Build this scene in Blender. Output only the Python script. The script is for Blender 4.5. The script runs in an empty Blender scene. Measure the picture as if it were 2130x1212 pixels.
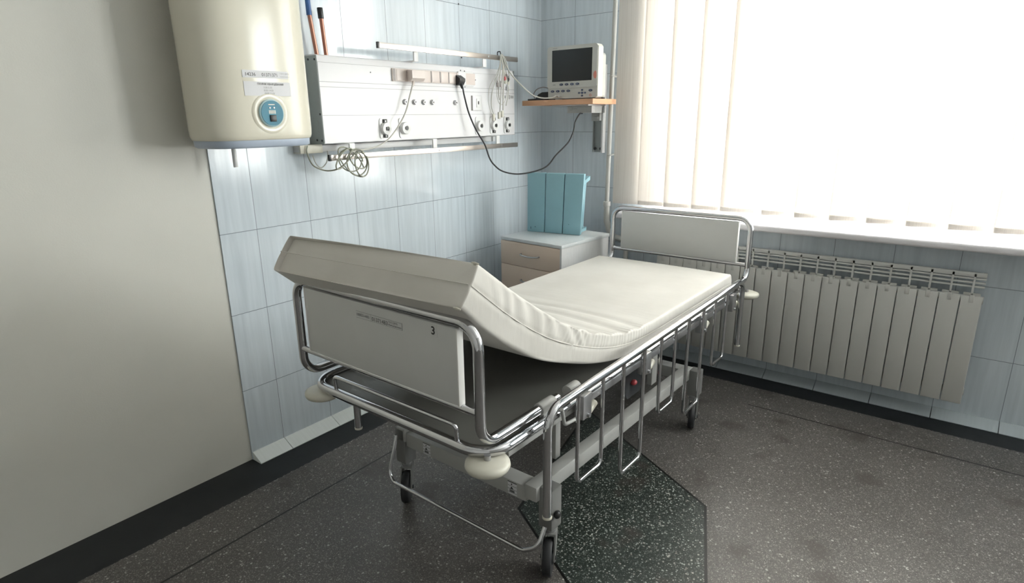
import bpy, bmesh, math, random
from mathutils import Vector, Matrix, noise
random.seed(7)
PI = math.pi
SC = bpy.context.scene
COL = SC.collection

# ---------------------------------------------------------------- camera
cam_d = bpy.data.cameras.new('camera')
cam_d.sensor_fit = 'HORIZONTAL'
cam_d.sensor_width = 36.0
cam_d.lens = 1250.908 / 2130.0 * 36.0
cam_d.shift_x = 14.0 / 2130.0
cam_d.clip_start = 0.05
cam = bpy.data.objects.new('camera', cam_d)
COL.objects.link(cam)
YAW, PIT, ROL = -0.661, 0.281, -0.015
f_ = Vector((math.sin(YAW) * math.cos(PIT), math.cos(YAW) * math.cos(PIT), -math.sin(PIT)))
r_ = Vector((math.cos(YAW), -math.sin(YAW), 0.0))
u_ = r_.cross(f_)
rr = r_ * math.cos(ROL) + u_ * math.sin(ROL)
uu = u_ * math.cos(ROL) - r_ * math.sin(ROL)
mw = Matrix((rr, uu, -f_)).transposed().to_4x4()
mw.translation = Vector((2.276, -3.328, 1.400))
cam.matrix_world = mw
SC.camera = cam

# ---------------------------------------------------------------- daylight
world = bpy.data.worlds.new('overcast_sky')
SC.world = world
world.use_nodes = True
bg = world.node_tree.nodes['Background']
bg.inputs['Color'].default_value = (1.0, 0.985, 0.965, 1)
bg.inputs['Strength'].default_value = 16.0
WX0, WX1, WZ0, WZ1 = 0.765, 2.72, 0.855, 2.45        # the window opening
VX0, VX1 = 3.25, 4.85                                # second window further right along the same wall
for xa, xb in ((WX0, WX1), (VX0, VX1)):              # sampling portals in the two openings
    portal = bpy.data.lights.new('window_portal', 'AREA')
    portal.shape = 'RECTANGLE'
    portal.size = xb - xa
    portal.size_y = WZ1 - WZ0
    portal.cycles.is_portal = True
    po = bpy.data.objects.new('window_portal', portal)
    po.location = ((xa + xb) / 2, 0.34, (WZ0 + WZ1) / 2)
    po.rotation_euler = (-PI / 2, 0, 0)
    COL.objects.link(po)
vs = SC.view_settings
vs.view_transform = 'Standard'
vs.look = 'None'
vs.gamma = 1.0
vs.exposure = 0.94
vs.use_curve_mapping = False
SC.cycles.use_denoising = True
SC.cycles.max_bounces = 10
SC.cycles.diffuse_bounces = 6
SC.cycles.transmission_bounces = 6
SC.cycles.transparent_max_bounces = 12
SC.cycles.sample_clamp_indirect = 6.0

# ---------------------------------------------------------------- materials
def nmat(name):
    m = bpy.data.materials.new(name); m.use_nodes = True
    nt = m.node_tree
    return m, nt, nt.nodes['Principled BSDF']

def srgb(r, g, b):
    f = lambda c: ((c / 255 + 0.055) / 1.055) ** 2.4 if c > 10.3 else c / 255 / 12.92
    return (f(r), f(g), f(b), 1)

def mat(name, col, rough=0.5, metal=0.0, var=0.06, scale=18.0, bump=0.0, bscale=200.0, stretch=(1, 1, 1), coat=0.0):
    """plain procedural material with a little mottling and optional bump"""
    m, nt, p = nmat(name)
    N, L = nt.nodes, nt.links
    tc = N.new('ShaderNodeTexCoord'); mp = N.new('ShaderNodeMapping')
    mp.inputs['Scale'].default_value = stretch
    L.new(tc.outputs['Object'], mp.inputs['Vector'])
    nz = N.new('ShaderNodeTexNoise'); nz.inputs['Scale'].default_value = scale
    nz.inputs['Detail'].default_value = 4
    L.new(mp.outputs['Vector'], nz.inputs['Vector'])
    mr = N.new('ShaderNodeMapRange')
    mr.inputs['To Min'].default_value = 1 - var; mr.inputs['To Max'].default_value = 1 + var
    L.new(nz.outputs['Fac'], mr.inputs['Value'])
    mx = N.new('ShaderNodeVectorMath'); mx.operation = 'SCALE'
    mx.inputs[0].default_value = col[:3]
    L.new(mr.outputs['Result'], mx.inputs['Scale'])
    L.new(mx.outputs['Vector'], p.inputs['Base Color'])
    p.inputs['Roughness'].default_value = rough
    p.inputs['Metallic'].default_value = metal
    p.inputs['Coat Weight'].default_value = coat
    if bump:
        n2 = N.new('ShaderNodeTexNoise'); n2.inputs['Scale'].default_value = bscale
        L.new(mp.outputs['Vector'], n2.inputs['Vector'])
        b = N.new('ShaderNodeBump'); b.inputs['Strength'].default_value = bump
        b.inputs['Distance'].default_value = 0.002
        L.new(n2.outputs['Fac'], b.inputs['Height'])
        L.new(b.outputs['Normal'], p.inputs['Normal'])
    return m

def math_node(nt, op, a, b=None, c=None):
    n = nt.nodes.new('ShaderNodeMath'); n.operation = op
    for i, v in enumerate((a, b, c)):
        if v is None: continue
        if isinstance(v, (int, float)): n.inputs[i].default_value = v
        else: nt.links.new(v, n.inputs[i])
    return n.outputs[0]

TW, TH, TC0, TZ = 0.25476, 0.33, 0.25245, 1.97   # tile width, height, first joint from the corner, one bed joint
TC1 = 0.2442                                      # first joint on the window wall

def tile_mat(name, axis):
    m, nt, p = nmat(name)
    N, L = nt.nodes, nt.links
    geo = N.new('ShaderNodeNewGeometry'); sp = N.new('ShaderNodeSeparateXYZ')
    L.new(geo.outputs['Position'], sp.inputs[0])
    if axis == 'Y': s = math_node(nt, 'SUBTRACT', math_node(nt, 'MULTIPLY', sp.outputs['Y'], -1.0), TC0)
    else: s = math_node(nt, 'SUBTRACT', sp.outputs['X'], TC1)
    s = math_node(nt, 'DIVIDE', s, TW)
    t = math_node(nt, 'DIVIDE', math_node(nt, 'SUBTRACT', sp.outputs['Z'], TZ), TH)
    def groove(v, e):
        fr = math_node(nt, 'FRACT', v)
        d = math_node(nt, 'ABSOLUTE', math_node(nt, 'SUBTRACT', fr, 0.5))
        return math_node(nt, 'GREATER_THAN', d, 0.5 - e)
    line = math_node(nt, 'MAXIMUM', groove(s, 0.0042), groove(t, 0.0036))
    # every tile carries its own soft vertical veins
    cs = math_node(nt, 'FLOOR', s); ct = math_node(nt, 'FLOOR', t)
    cb = N.new('ShaderNodeCombineXYZ'); L.new(cs, cb.inputs[0]); L.new(ct, cb.inputs[1])
    wn = N.new('ShaderNodeTexWhiteNoise'); wn.noise_dimensions = '2D'; L.new(cb.outputs[0], wn.inputs['Vector'])
    off = math_node(nt, 'MULTIPLY', wn.outputs['Value'], 13.0)
    cv = N.new('ShaderNodeCombineXYZ')
    L.new(math_node(nt, 'ADD', math_node(nt, 'MULTIPLY', s, 7.0), off), cv.inputs[0])
    L.new(math_node(nt, 'MULTIPLY', t, 0.45), cv.inputs[1])
    L.new(off, cv.inputs[2])
    nz = N.new('ShaderNodeTexNoise'); nz.inputs['Scale'].default_value = 1.6; nz.inputs['Detail'].default_value = 6
    nz.inputs['Roughness'].default_value = 0.55
    L.new(cv.outputs[0], nz.inputs['Vector'])
    cr = N.new('ShaderNodeValToRGB')
    cr.color_ramp.elements[0].position = 0.30; cr.color_ramp.elements[0].color = (0.53, 0.59, 0.64, 1)
    cr.color_ramp.elements[1].position = 0.68; cr.color_ramp.elements[1].color = (0.63, 0.69, 0.74, 1)
    L.new(nz.outputs['Fac'], cr.inputs[0])
    mx = N.new('ShaderNodeMixRGB'); mx.inputs['Color2'].default_value = (0.16, 0.19, 0.23, 1)
    L.new(line, mx.inputs['Fac']); L.new(cr.outputs[0], mx.inputs['Color1'])
    L.new(mx.outputs[0], p.inputs['Base Color'])
    ro = math_node(nt, 'MULTIPLY_ADD', line, 0.5, 0.13)
    L.new(ro, p.inputs['Roughness'])
    p.inputs['IOR'].default_value = 1.55
    # gentle glaze waves plus recessed joints
    wz = N.new('ShaderNodeTexNoise'); wz.inputs['Scale'].default_value = 1.0; wz.inputs['Detail'].default_value = 2
    cv2 = N.new('ShaderNodeCombineXYZ')
    L.new(math_node(nt, 'MULTIPLY', s, 3.0), cv2.inputs[0]); L.new(math_node(nt, 'MULTIPLY', t, 0.25), cv2.inputs[1])
    L.new(cv2.outputs[0], wz.inputs['Vector'])
    h = math_node(nt, 'SUBTRACT', wz.outputs['Fac'], math_node(nt, 'MULTIPLY', line, 0.6))
    b = N.new('ShaderNodeBump'); b.inputs['Strength'].default_value = 0.5; b.inputs['Distance'].default_value = 0.0022
    L.new(h, b.inputs['Height']); L.new(b.outputs['Normal'], p.inputs['Normal'])
    return m

GREEN = [(0.94, -0.95), (1.671, -1.356), (2.03, -2.33), (1.12, -1.78)]   # green terrazzo field, world metres

def terrazzo_mat():
    m, nt, p = nmat('terrazzo_floor')
    N, L = nt.nodes, nt.links
    geo = N.new('ShaderNodeNewGeometry'); sp = N.new('ShaderNodeSeparateXYZ')
    L.new(geo.outputs['Position'], sp.inputs[0])
    X, Y = sp.outputs['X'], sp.outputs['Y']
    # signed distance to each edge of the green field (inside positive)
    ins = None; lin = None
    n = len(GREEN)
    for i in range(n):
        a, b = GREEN[i], GREEN[(i + 1) % n]
        dx, dy = b[0] - a[0], b[1] - a[1]; l = math.hypot(dx, dy)
        nx, ny = dy / l, -dx / l          # clockwise polygon -> inside is right-hand side
        d = math_node(nt, 'MULTIPLY_ADD', X, nx, math_node(nt, 'MULTIPLY_ADD', Y, ny, -(a[0] * nx + a[1] * ny)))
        ins = d if ins is None else math_node(nt, 'MINIMUM', ins, d)
    green = math_node(nt, 'GREATER_THAN', ins, 0.0)
    lin = math_node(nt, 'LESS_THAN', math_node(nt, 'ABSOLUTE', ins), 0.0048)
    def strip(v, at, w=0.0042):
        return math_node(nt, 'LESS_THAN', math_node(nt, 'ABSOLUTE', math_node(nt, 'SUBTRACT', v, at)), w)
    for v, at in ((X, 0.434), (X, 2.9), (Y, -3.0), (Y, -0.42)):
        s_ = strip(v, at)
        if v is Y: s_ = math_node(nt, 'MULTIPLY', s_, math_node(nt, 'GREATER_THAN', X, 1.55 if at > -1 else 0.434))
        lin = math_node(nt, 'MAXIMUM', lin, s_)
    # black border along the walls, ragged by hand painting
    nb = N.new('ShaderNodeTexNoise'); nb.inputs['Scale'].default_value = 60
    L.new(geo.outputs['Position'], nb.inputs['Vector'])
    jit = math_node(nt, 'MULTIPLY_ADD', nb.outputs['Fac'], 0.02, -0.01)
    bl = math_node(nt, 'LESS_THAN', math_node(nt, 'ADD', X, jit), 0.215)
    bb = math_node(nt, 'GREATER_THAN', math_node(nt, 'ADD', Y, jit), -0.20)
    border = math_node(nt, 'MAXIMUM', bl, bb)
    # stone chips
    def chips(scale, thr, seed):
        v = N.new('ShaderNodeTexVoronoi'); v.inputs['Scale'].default_value = scale
        mp = N.new('ShaderNodeMapping'); mp.inputs['Location'].default_value = (seed, seed * 2, 0)
        L.new(geo.outputs['Position'], mp.inputs['Vector']); L.new(mp.outputs[0], v.inputs['Vector'])
        spc = N.new('ShaderNodeSeparateColor'); L.new(v.outputs['Color'], spc.inputs[0])
        a = math_node(nt, 'LESS_THAN', v.outputs['Distance'], math_node(nt, 'MULTIPLY_ADD', spc.outputs[0], 0.35, 0.22))
        return math_node(nt, 'MULTIPLY', a, math_node(nt, 'GREATER_THAN', spc.outputs[1], thr)), spc.outputs[2]
    c1, t1 = chips(150, 0.55, 0.0)
    c2, t2 = chips(250, 0.06, 3.0)
    c3, t3 = chips(130, 0.88, 7.0)
    def mixc(f, a, b):
        x = N.new('ShaderNodeMixRGB')
        if isinstance(f, (int, float)): x.inputs[0].default_value = f
        else: L.new(f, x.inputs[0])
        for i, v in ((1, a), (2, b)):
            if isinstance(v, tuple): x.inputs[i].default_value = v
            else: L.new(v, x.inputs[i])
        return x.outputs[0]
    ln = N.new('ShaderNodeTexNoise'); ln.inputs['Scale'].default_value = 3.0; ln.inputs['Detail'].default_value = 5
    L.new(geo.outputs['Position'], ln.inputs['Vector'])
    brown = mixc(ln.outputs['Fac'], (0.058, 0.053, 0.049, 1), (0.125, 0.115, 0.107, 1))
    grn = mixc(ln.outputs['Fac'], (0.013, 0.018, 0.016, 1), (0.034, 0.044, 0.038, 1))
    base = mixc(green, brown, grn)
    chipc = mixc(green, mixc(t1, (0.06, 0.055, 0.05, 1), (0.24, 0.225, 0.21, 1)), mixc(t1, (0.05, 0.06, 0.055, 1), (0.34, 0.37, 0.34, 1)))
    chipd = mixc(t2, (0.035, 0.032, 0.030, 1), (0.25, 0.235, 0.22, 1))
    chip3 = mixc(t3, (0.20, 0.19, 0.175, 1), (0.38, 0.37, 0.34, 1))
    c = mixc(c2, base, mixc(green, chipd, mixc(t2, (0.015, 0.02, 0.018, 1), (0.11, 0.13, 0.115, 1))))
    c = mixc(math_node(nt, 'MULTIPLY', c1, math_node(nt, 'MULTIPLY_ADD', green, 0.65, 0.35)), c, chipc)
    c = mixc(c3, c, chip3)
    # worn dark stains
    st = N.new('ShaderNodeTexNoise'); st.inputs['Scale'].default_value = 5.5; st.inputs['Detail'].default_value = 2
    L.new(geo.outputs['Position'], st.inputs['Vector'])
    sm = N.new('ShaderNodeMapRange'); sm.inputs['From Min'].default_value = 0.60; sm.inputs['From Max'].default_value = 0.70
    L.new(st.outputs['Fac'], sm.inputs['Value'])
    c = mixc(math_node(nt, 'MULTIPLY', sm.outputs['Result'], 0.65), c, (0.055, 0.045, 0.04, 1))
    c = mixc(border, c, (0.010, 0.012, 0.014, 1))
    c = mixc(lin, c, (0.006, 0.006, 0.006, 1))
    L.new(c, p.inputs['Base Color'])
    rn = math_node(nt, 'MULTIPLY_ADD', st.outputs['Fac'], 0.25, 0.22)
    L.new(math_node(nt, 'MULTIPLY_ADD', border, 0.15, rn), p.inputs['Roughness'])
    p.inputs['Specular IOR Level'].default_value = 0.4
    b = N.new('ShaderNodeBump'); b.inputs['Strength'].default_value = 0.15; b.inputs['Distance'].default_value = 0.001
    L.new(math_node(nt, 'SUBTRACT', nb.outputs['Fac'], math_node(nt, 'MULTIPLY', lin, 2.0)), b.inputs['Height'])
    L.new(b.outputs['Normal'], p.inputs['Normal'])
    return m

def blind_mat():
    m, nt, p = nmat('blind_fabric')
    N, L = nt.nodes, nt.links
    tc = N.new('ShaderNodeTexCoord'); mp = N.new('ShaderNodeMapping')
    mp.inputs['Scale'].default_value = (420, 420, 3)
    L.new(tc.outputs['Object'], mp.inputs['Vector'])
    nz = N.new('ShaderNodeTexNoise'); nz.inputs['Scale'].default_value = 1.0; nz.inputs['Detail'].default_value = 2
    L.new(mp.outputs[0], nz.inputs['Vector'])
    cr = N.new('ShaderNodeValToRGB')
    cr.color_ramp.elements[0].position = 0.3; cr.color_ramp.elements[0].color = (0.71, 0.675, 0.64, 1)
    cr.color_ramp.elements[1].position = 0.7; cr.color_ramp.elements[1].color = (0.82, 0.79, 0.755, 1)
    L.new(nz.outputs['Fac'], cr.inputs[0])
    d = N.new('ShaderNodeBsdfDiffuse'); t = N.new('ShaderNodeBsdfTranslucent')
    L.new(cr.outputs[0], d.inputs['Color']); L.new(cr.outputs[0], t.inputs['Color'])
    ms = N.new('ShaderNodeMixShader'); ms.inputs[0].default_value = 0.33
    L.new(d.outputs[0], ms.inputs[1]); L.new(t.outputs[0], ms.inputs[2])
    L.new(ms.outputs[0], N['Material Output'].inputs['Surface'])
    return m

def glass_mat():
    m, nt, p = nmat('window_glass')
    N, L = nt.nodes, nt.links
    t = N.new('ShaderNodeBsdfTransparent'); t.inputs['Color'].default_value = (0.94, 0.96, 0.95, 1)
    g = N.new('ShaderNodeBsdfGlossy'); g.inputs['Roughness'].default_value = 0.02
    ms = N.new('ShaderNodeMixShader'); ms.inputs[0].default_value = 0.06
    L.new(t.outputs[0], ms.inputs[1]); L.new(g.outputs[0], ms.inputs[2])
    L.new(ms.outputs[0], N['Material Output'].inputs['Surface'])
    return m

def cloth_mat():
    m, nt, p = nmat('mattress_cloth')
    N, L = nt.nodes, nt.links
    tc = N.new('ShaderNodeTexCoord')
    nz = N.new('ShaderNodeTexNoise'); nz.inputs['Scale'].default_value = 5
    nz.inputs['Detail'].default_value = 4
    L.new(tc.outputs['Object'], nz.inputs['Vector'])
    cr = N.new('ShaderNodeValToRGB')
    cr.color_ramp.elements[0].position = 0.3; cr.color_ramp.elements[0].color = (0.575, 0.55, 0.505, 1)
    cr.color_ramp.elements[1].position = 0.7; cr.color_ramp.elements[1].color = (0.64, 0.615, 0.57, 1)
    L.new(nz.outputs['Fac'], cr.inputs[0]); L.new(cr.outputs[0], p.inputs['Base Color'])
    p.inputs['Roughness'].default_value = 0.62
    p.inputs['Sheen Weight'].default_value = 0.15
    mp = N.new('ShaderNodeMapping'); mp.inputs['Scale'].default_value = (14, 60, 14)
    L.new(tc.outputs['Object'], mp.inputs['Vector'])
    n2 = N.new('ShaderNodeTexNoise'); n2.inputs['Scale'].default_value = 0.6; n2.inputs['Detail'].default_value = 3
    L.new(mp.outputs[0], n2.inputs['Vector'])
    b = N.new('ShaderNodeBump'); b.inputs['Strength'].default_value = 0.10; b.inputs['Distance'].default_value = 0.01
    L.new(n2.outputs['Fac'], b.inputs['Height']); L.new(b.outputs['Normal'], p.inputs['Normal'])
    return m

M = {}
M['tile_left'] = tile_mat('wall_tile_left', 'Y')
M['tile_back'] = tile_mat('wall_tile_back', 'X')
M['floor'] = terrazzo_mat()
M['blind'] = blind_mat()
M['glass'] = glass_mat()
M['cloth'] = cloth_mat()
M['plaster'] = mat('cream_wall_paint', (0.62, 0.61, 0.56, 1), 0.45, var=0.03, scale=6, bump=0.1)
M['paint'] = mat('white_wall_paint', (0.44, 0.44, 0.43, 1), 0.5, var=0.03, scale=4, bump=0.1)
M['ceil'] = mat('ceiling_paint', (0.84, 0.84, 0.83, 1), 0.8, var=0.02, scale=4)
M['skirt'] = mat('cove_tile_lit', (0.76, 0.80, 0.79, 1), 0.15, var=0.08, scale=30, stretch=(0.2, 3, 0.2))  # lit copy of the cove tile, window light painted into its colour
M['skirtb'] = mat('cove_tile_shaded', (0.45, 0.50, 0.53, 1), 0.15, var=0.08, scale=30, stretch=(3, 0.2, 0.2))  # same tile along the window wall, its shade painted into the colour
M['chrome'] = mat('chrome_tube', (0.62, 0.62, 0.64, 1), 0.06, 1.0, var=0.03, scale=40)
M['steel'] = mat('brushed_steel', (0.58, 0.53, 0.49, 1), 0.30, 1.0, var=0.08, scale=60, stretch=(1, 0.05, 4))
M['dark_metal'] = mat('dark_metal', (0.05, 0.055, 0.06, 1), 0.35, 0.6)
M['bracket_metal'] = mat('zinc_bracket', (0.42, 0.42, 0.43, 1), 0.3, 0.8)
M['grey_paint'] = mat('grey_powder_coat', (0.20, 0.20, 0.195, 1), 0.42, 0.0, var=0.03, bump=0.08, bscale=900)
M['pale_paint'] = mat('pale_grey_powder_coat', (0.42, 0.42, 0.405, 1), 0.40, 0.0, var=0.03, bump=0.08, bscale=900)
M['deck'] = mat('deck_plastic', (0.17, 0.168, 0.155, 1), 0.33, 0.0, var=0.04, scale=8)
M['board'] = mat('board_laminate', (0.60, 0.60, 0.585, 1), 0.42, 0.0, var=0.02)
M['board_edge'] = mat('board_edge_trim', (0.78, 0.77, 0.74, 1), 0.35)
M['cream_plastic'] = mat('cream_plastic', (0.60, 0.58, 0.50, 1), 0.35, var=0.03)
M['white_plastic'] = mat('white_plastic', (0.72, 0.72, 0.72, 1), 0.30, var=0.02)
M['panel_white'] = mat('white_lacquered_metal', (0.72, 0.715, 0.73, 1), 0.30, var=0.015, scale=5, bump=0.04, bscale=6, stretch=(1, 3, 0.3))
M['panel_side'] = mat('grey_end_plate', (0.30, 0.33, 0.33, 1), 0.4, var=0.02)
M['groove'] = mat('grey_groove', (0.34, 0.34, 0.35, 1), 0.5)
M['heater'] = mat('cream_enamel', (0.68, 0.65, 0.55, 1), 0.17, var=0.015, scale=4)
M['heater_cap'] = mat('blue_grey_plastic', (0.40, 0.46, 0.56, 1), 0.3)
M['dial_blue'] = mat('blue_dial_face', (0.04, 0.20, 0.29, 1), 0.5)
M['dial_ring'] = mat('pale_blue_ring', (0.45, 0.62, 0.66, 1), 0.3)
M['black'] = mat('black_plastic', (0.012, 0.013, 0.015, 1), 0.35)
M['rubber'] = mat('black_rubber', (0.018, 0.019, 0.021, 1), 0.55)
M['paper'] = mat('white_paper', (0.68, 0.68, 0.70, 1), 0.6, var=0.02)
M['clear_label'] = mat('matte_label_film', (0.62, 0.62, 0.61, 1), 0.5, var=0.02)
M['ink'] = mat('black_ink', (0.03, 0.03, 0.03, 1), 0.6)
M['ink_grey'] = mat('grey_ink', (0.30, 0.30, 0.30, 1), 0.6)
M['copper'] = mat('copper_pipe', (0.40, 0.19, 0.14, 1), 0.30, 0.85, var=0.15, scale=20)
M['blue_sleeve'] = mat('blue_sleeve', (0.03, 0.10, 0.28, 1), 0.4)
M['beech'] = mat('beech_edge', (0.60, 0.34, 0.20, 1), 0.45, var=0.10, scale=25, stretch=(1, 1, 12))
M['beige_front'] = mat('beige_drawer_front', (0.60, 0.485, 0.395, 1), 0.42, var=0.03, scale=30, stretch=(1, 1, 10))
M['ash_top'] = mat('bleached_wood_grain', (0.56, 0.59, 0.60, 1), 0.38, var=0.14, scale=22, stretch=(1, 12, 1))
M['ash_side'] = mat('bleached_wood_side', (0.58, 0.58, 0.58, 1), 0.42, var=0.12, scale=18, stretch=(1, 10, 1))
M['blue_paint'] = mat('blue_gloss_paint', (0.27, 0.47, 0.54, 1), 0.30, var=0.08, scale=10, bump=0.25, bscale=40)
M['gap_shade_chip'] = mat('gap_shade_and_chip_blue', (0.02, 0.05, 0.08, 1), 0.7)  # painted shade for the plank gaps, also colours the paint chips
M['mon_body'] = mat('pale_grey_monitor_plastic', (0.50, 0.50, 0.47, 1), 0.40, var=0.02)
M['mon_side'] = mat('ivory_plastic', (0.66, 0.66, 0.60, 1), 0.35, var=0.02)
M['screen'] = mat('black_screen', (0.010, 0.013, 0.014, 1), 0.42, var=0.02)
M['btn'] = mat('navy_button', (0.04, 0.06, 0.12, 1), 0.35)
M['red'] = mat('red_plastic', (0.42, 0.05, 0.06, 1), 0.35)
M['salmon'] = mat('salmon_sticker', (0.62, 0.22, 0.17, 1), 0.4)
M['pipe_paint'] = mat('gloss_white_pipe_paint', (0.52, 0.51, 0.48, 1), 0.35, var=0.02)
M['radiator'] = mat('grey_beige_radiator_enamel', (0.52, 0.515, 0.49, 1), 0.35, var=0.02)
M['radiator_top'] = mat('white_radiator_enamel', (0.66, 0.66, 0.64, 1), 0.35, var=0.02)
M['cable_white'] = mat('old_white_cable', (0.50, 0.49, 0.45, 1), 0.45)
M['cable_grey'] = mat('grey_green_cable', (0.30, 0.31, 0.25, 1), 0.45)
M['sill'] = mat('white_windowsill_plastic', (0.72, 0.70, 0.72, 1), 0.28, var=0.02)
M['socket_pink'] = mat('beige_socket_plastic', (0.66, 0.58, 0.54, 1), 0.35)
M['tape'] = mat('grey_gap', (0.30, 0.27, 0.26, 1), 0.5)

# ---------------------------------------------------------------- mesh helpers
class MB:
    def __init__(s): s.bm = bmesh.new()
    def _xf(s, verts, m):
        bmesh.ops.transform(s.bm, matrix=m, verts=verts)
    def box(s, lo, hi, bevel=0.0, rot=None, seg=2):
        c = [(a + b) / 2 for a, b in zip(lo, hi)]
        g = bmesh.ops.create_cube(s.bm, size=1.0)
        v = g['verts']
        s._xf(v, Matrix.Diagonal((hi[0] - lo[0], hi[1] - lo[1], hi[2] - lo[2], 1)))
        if bevel:
            es = list({e for x in v for e in x.link_edges})
            r = bmesh.ops.bevel(s.bm, geom=es, offset=bevel, segments=seg, profile=0.5, affect='EDGES')
            v = list({x for x in r['verts']} | {x for x in v if x.is_valid})
        m = Matrix.Translation(c)
        if rot is not None: m = m @ rot
        s._xf(v, m)
        return s
    def cyl(s, a, b, r, r2=None, n=20, bevel=0.0):
        a, b = Vector(a), Vector(b); d = b - a
        g = bmesh.ops.create_cone(s.bm, cap_ends=True, segments=n, radius1=r, radius2=r if r2 is None else r2, depth=d.length)
        v = g['verts']
        if bevel:
            es = [e for e in {e for x in v for e in x.link_edges} if len(e.link_faces) == 2 and any(len(f.verts) > 4 for f in e.link_faces)]
            rr_ = bmesh.ops.bevel(s.bm, geom=es, offset=bevel, segments=2, profile=0.5, affect='EDGES')
            v = list({x for x in rr_['verts']} | {x for x in v if x.is_valid})
        s._xf(v, Matrix.Translation((a + b) / 2) @ d.to_track_quat('Z', 'Y').to_matrix().to_4x4())
        return s
    def ball(s, c, r, sc=(1, 1, 1), n=16):
        g = bmesh.ops.create_uvsphere(s.bm, u_segments=n, v_segments=max(6, n // 2), radius=r)
        s._xf(g['verts'], Matrix.Translation(c) @ Matrix.Diagonal((*sc, 1)))
        return s
    def tube(s, pts, r, n=12, fillet=0.0, closed=False, seg=7, cap=True, rads=None):
        pts = [Vector(p) for p in pts]
        if fillet: pts = filleted(pts, fillet, closed, seg)
        N = len(pts)
        def tan(i):
            if closed: return (pts[(i + 1) % N] - pts[i - 1]).normalized()
            a = pts[max(i - 1, 0)]; b = pts[min(i + 1, N - 1)]
            return (b - a).normalized()
        t0 = tan(0)
        nrm = t0.orthogonal().normalized()
        rings = []
        for i in range(N):
            t = tan(i)
            nrm = (nrm - t * nrm.dot(t))
            nrm = nrm.normalized() if nrm.length > 1e-6 else t.orthogonal().normalized()
            bn = t.cross(nrm)
            R = r if rads is None else rads[i]
            rings.append([s.bm.verts.new(pts[i] + (nrm * math.cos(2 * PI * k / n) + bn * math.sin(2 * PI * k / n)) * R) for k in range(n)])
        rng = range(N) if closed else range(N - 1)
        for i in rng:
            A, B = rings[i], rings[(i + 1) % N]
            sh = 0
            if closed and i == N - 1:
                sh = min(range(n), key=lambda q: sum((A[k].co - B[(k + q) % n].co).length for k in range(n)))
            for k in range(n):
                s.bm.faces.new((A[k], A[(k + 1) % n], B[(k + 1 + sh) % n], B[(k + sh) % n]))
        if cap and not closed:
            s.bm.faces.new(list(reversed(rings[0]))); s.bm.faces.new(rings[-1])
        return s
    def lathe(s, prof, c, axis='Z', n=32):
        """prof: list of (radius, height) from one end to the other"""
        rings = []
        q = {'Z': Matrix.Identity(3), 'X': Matrix(((0, 0, 1), (0, 1, 0), (-1, 0, 0))), 'Y': Matrix(((1, 0, 0), (0, 0, 1), (0, -1, 0)))}[axis]
        c = Vector(c)
        for (r, h) in prof:
            if r < 1e-6: rings.append([s.bm.verts.new(c + q @ Vector((0, 0, h)))])
            else: rings.append([s.bm.verts.new(c + q @ Vector((r * math.cos(2 * PI * k / n), r * math.sin(2 * PI * k / n), h))) for k in range(n)])
        for A, B in zip(rings, rings[1:]):
            for k in range(n):
                k2 = (k + 1) % n
                if len(A) == 1 and len(B) == 1: continue
                if len(A) == 1: s.bm.faces.new((A[0], B[k2], B[k]))
                elif len(B) == 1: s.bm.faces.new((A[k], A[k2], B[0]))
                else: s.bm.faces.new((A[k], A[k2], B[k2], B[k]))
        for R in (rings[0], rings[-1]):
            if len(R) > 1:
                try: s.bm.faces.new(R)
                except ValueError: pass
        return s
    def prism(s, poly, lo, hi, fn):
        """extrude a 2D outline between lo and hi; fn(a, b, h) -> 3D point"""
        A = [s.bm.verts.new(fn(a, b, lo)) for a, b in poly]
        B = [s.bm.verts.new(fn(a, b, hi)) for a, b in poly]
        n = len(poly)
        s.bm.faces.new(list(reversed(A))); s.bm.faces.new(B)
        for k in range(n): s.bm.faces.new((A[k], A[(k + 1) % n], B[(k + 1) % n], B[k]))
        return s
    def quad(s, pts):
        s.bm.faces.new([s.bm.verts.new(p) for p in pts]); return s
    def build(s, name, m, parent=None, smooth=35, world=False):
        bm = s.bm
        bmesh.ops.recalc_face_normals(bm, faces=bm.faces)
        if world and parent is not None: bmesh.ops.transform(bm, matrix=FRAME[parent.name].inverted(), verts=bm.verts)
        me = bpy.data.meshes.new(name)
        bm.to_mesh(me); bm.free()
        me.materials.append(m)
        if smooth:
            for p in me.polygons: p.use_smooth = True
            me.set_sharp_from_angle(angle=math.radians(smooth))
        o = bpy.data.objects.new(name, me)
        COL.objects.link(o)
        if parent is not None:
            o.parent = parent; FRAME[o.name] = FRAME[parent.name]
        else: FRAME[o.name] = Matrix.Identity(4)
        return o

    def build_each(s, name, m, parent=None, smooth=35, world=False):
        """every loose piece becomes a part of its own"""
        bm = s.bm; bm.verts.index_update(); seen = set(); outl = []
        for v0 in bm.verts:
            if v0.index in seen: continue
            st = [v0]; comp = []; seen.add(v0.index)
            while st:
                v = st.pop(); comp.append(v)
                for e in v.link_edges:
                    w = e.other_vert(v)
                    if w.index not in seen: seen.add(w.index); st.append(w)
            q = MB(); mp = {v: q.bm.verts.new(v.co) for v in comp}
            for f in {f for v in comp for f in v.link_faces}: q.bm.faces.new([mp[v] for v in f.verts])
            outl.append(q.build(name, m, parent, smooth, world))
        bm.free()
        return outl

FRAME = {}

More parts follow.
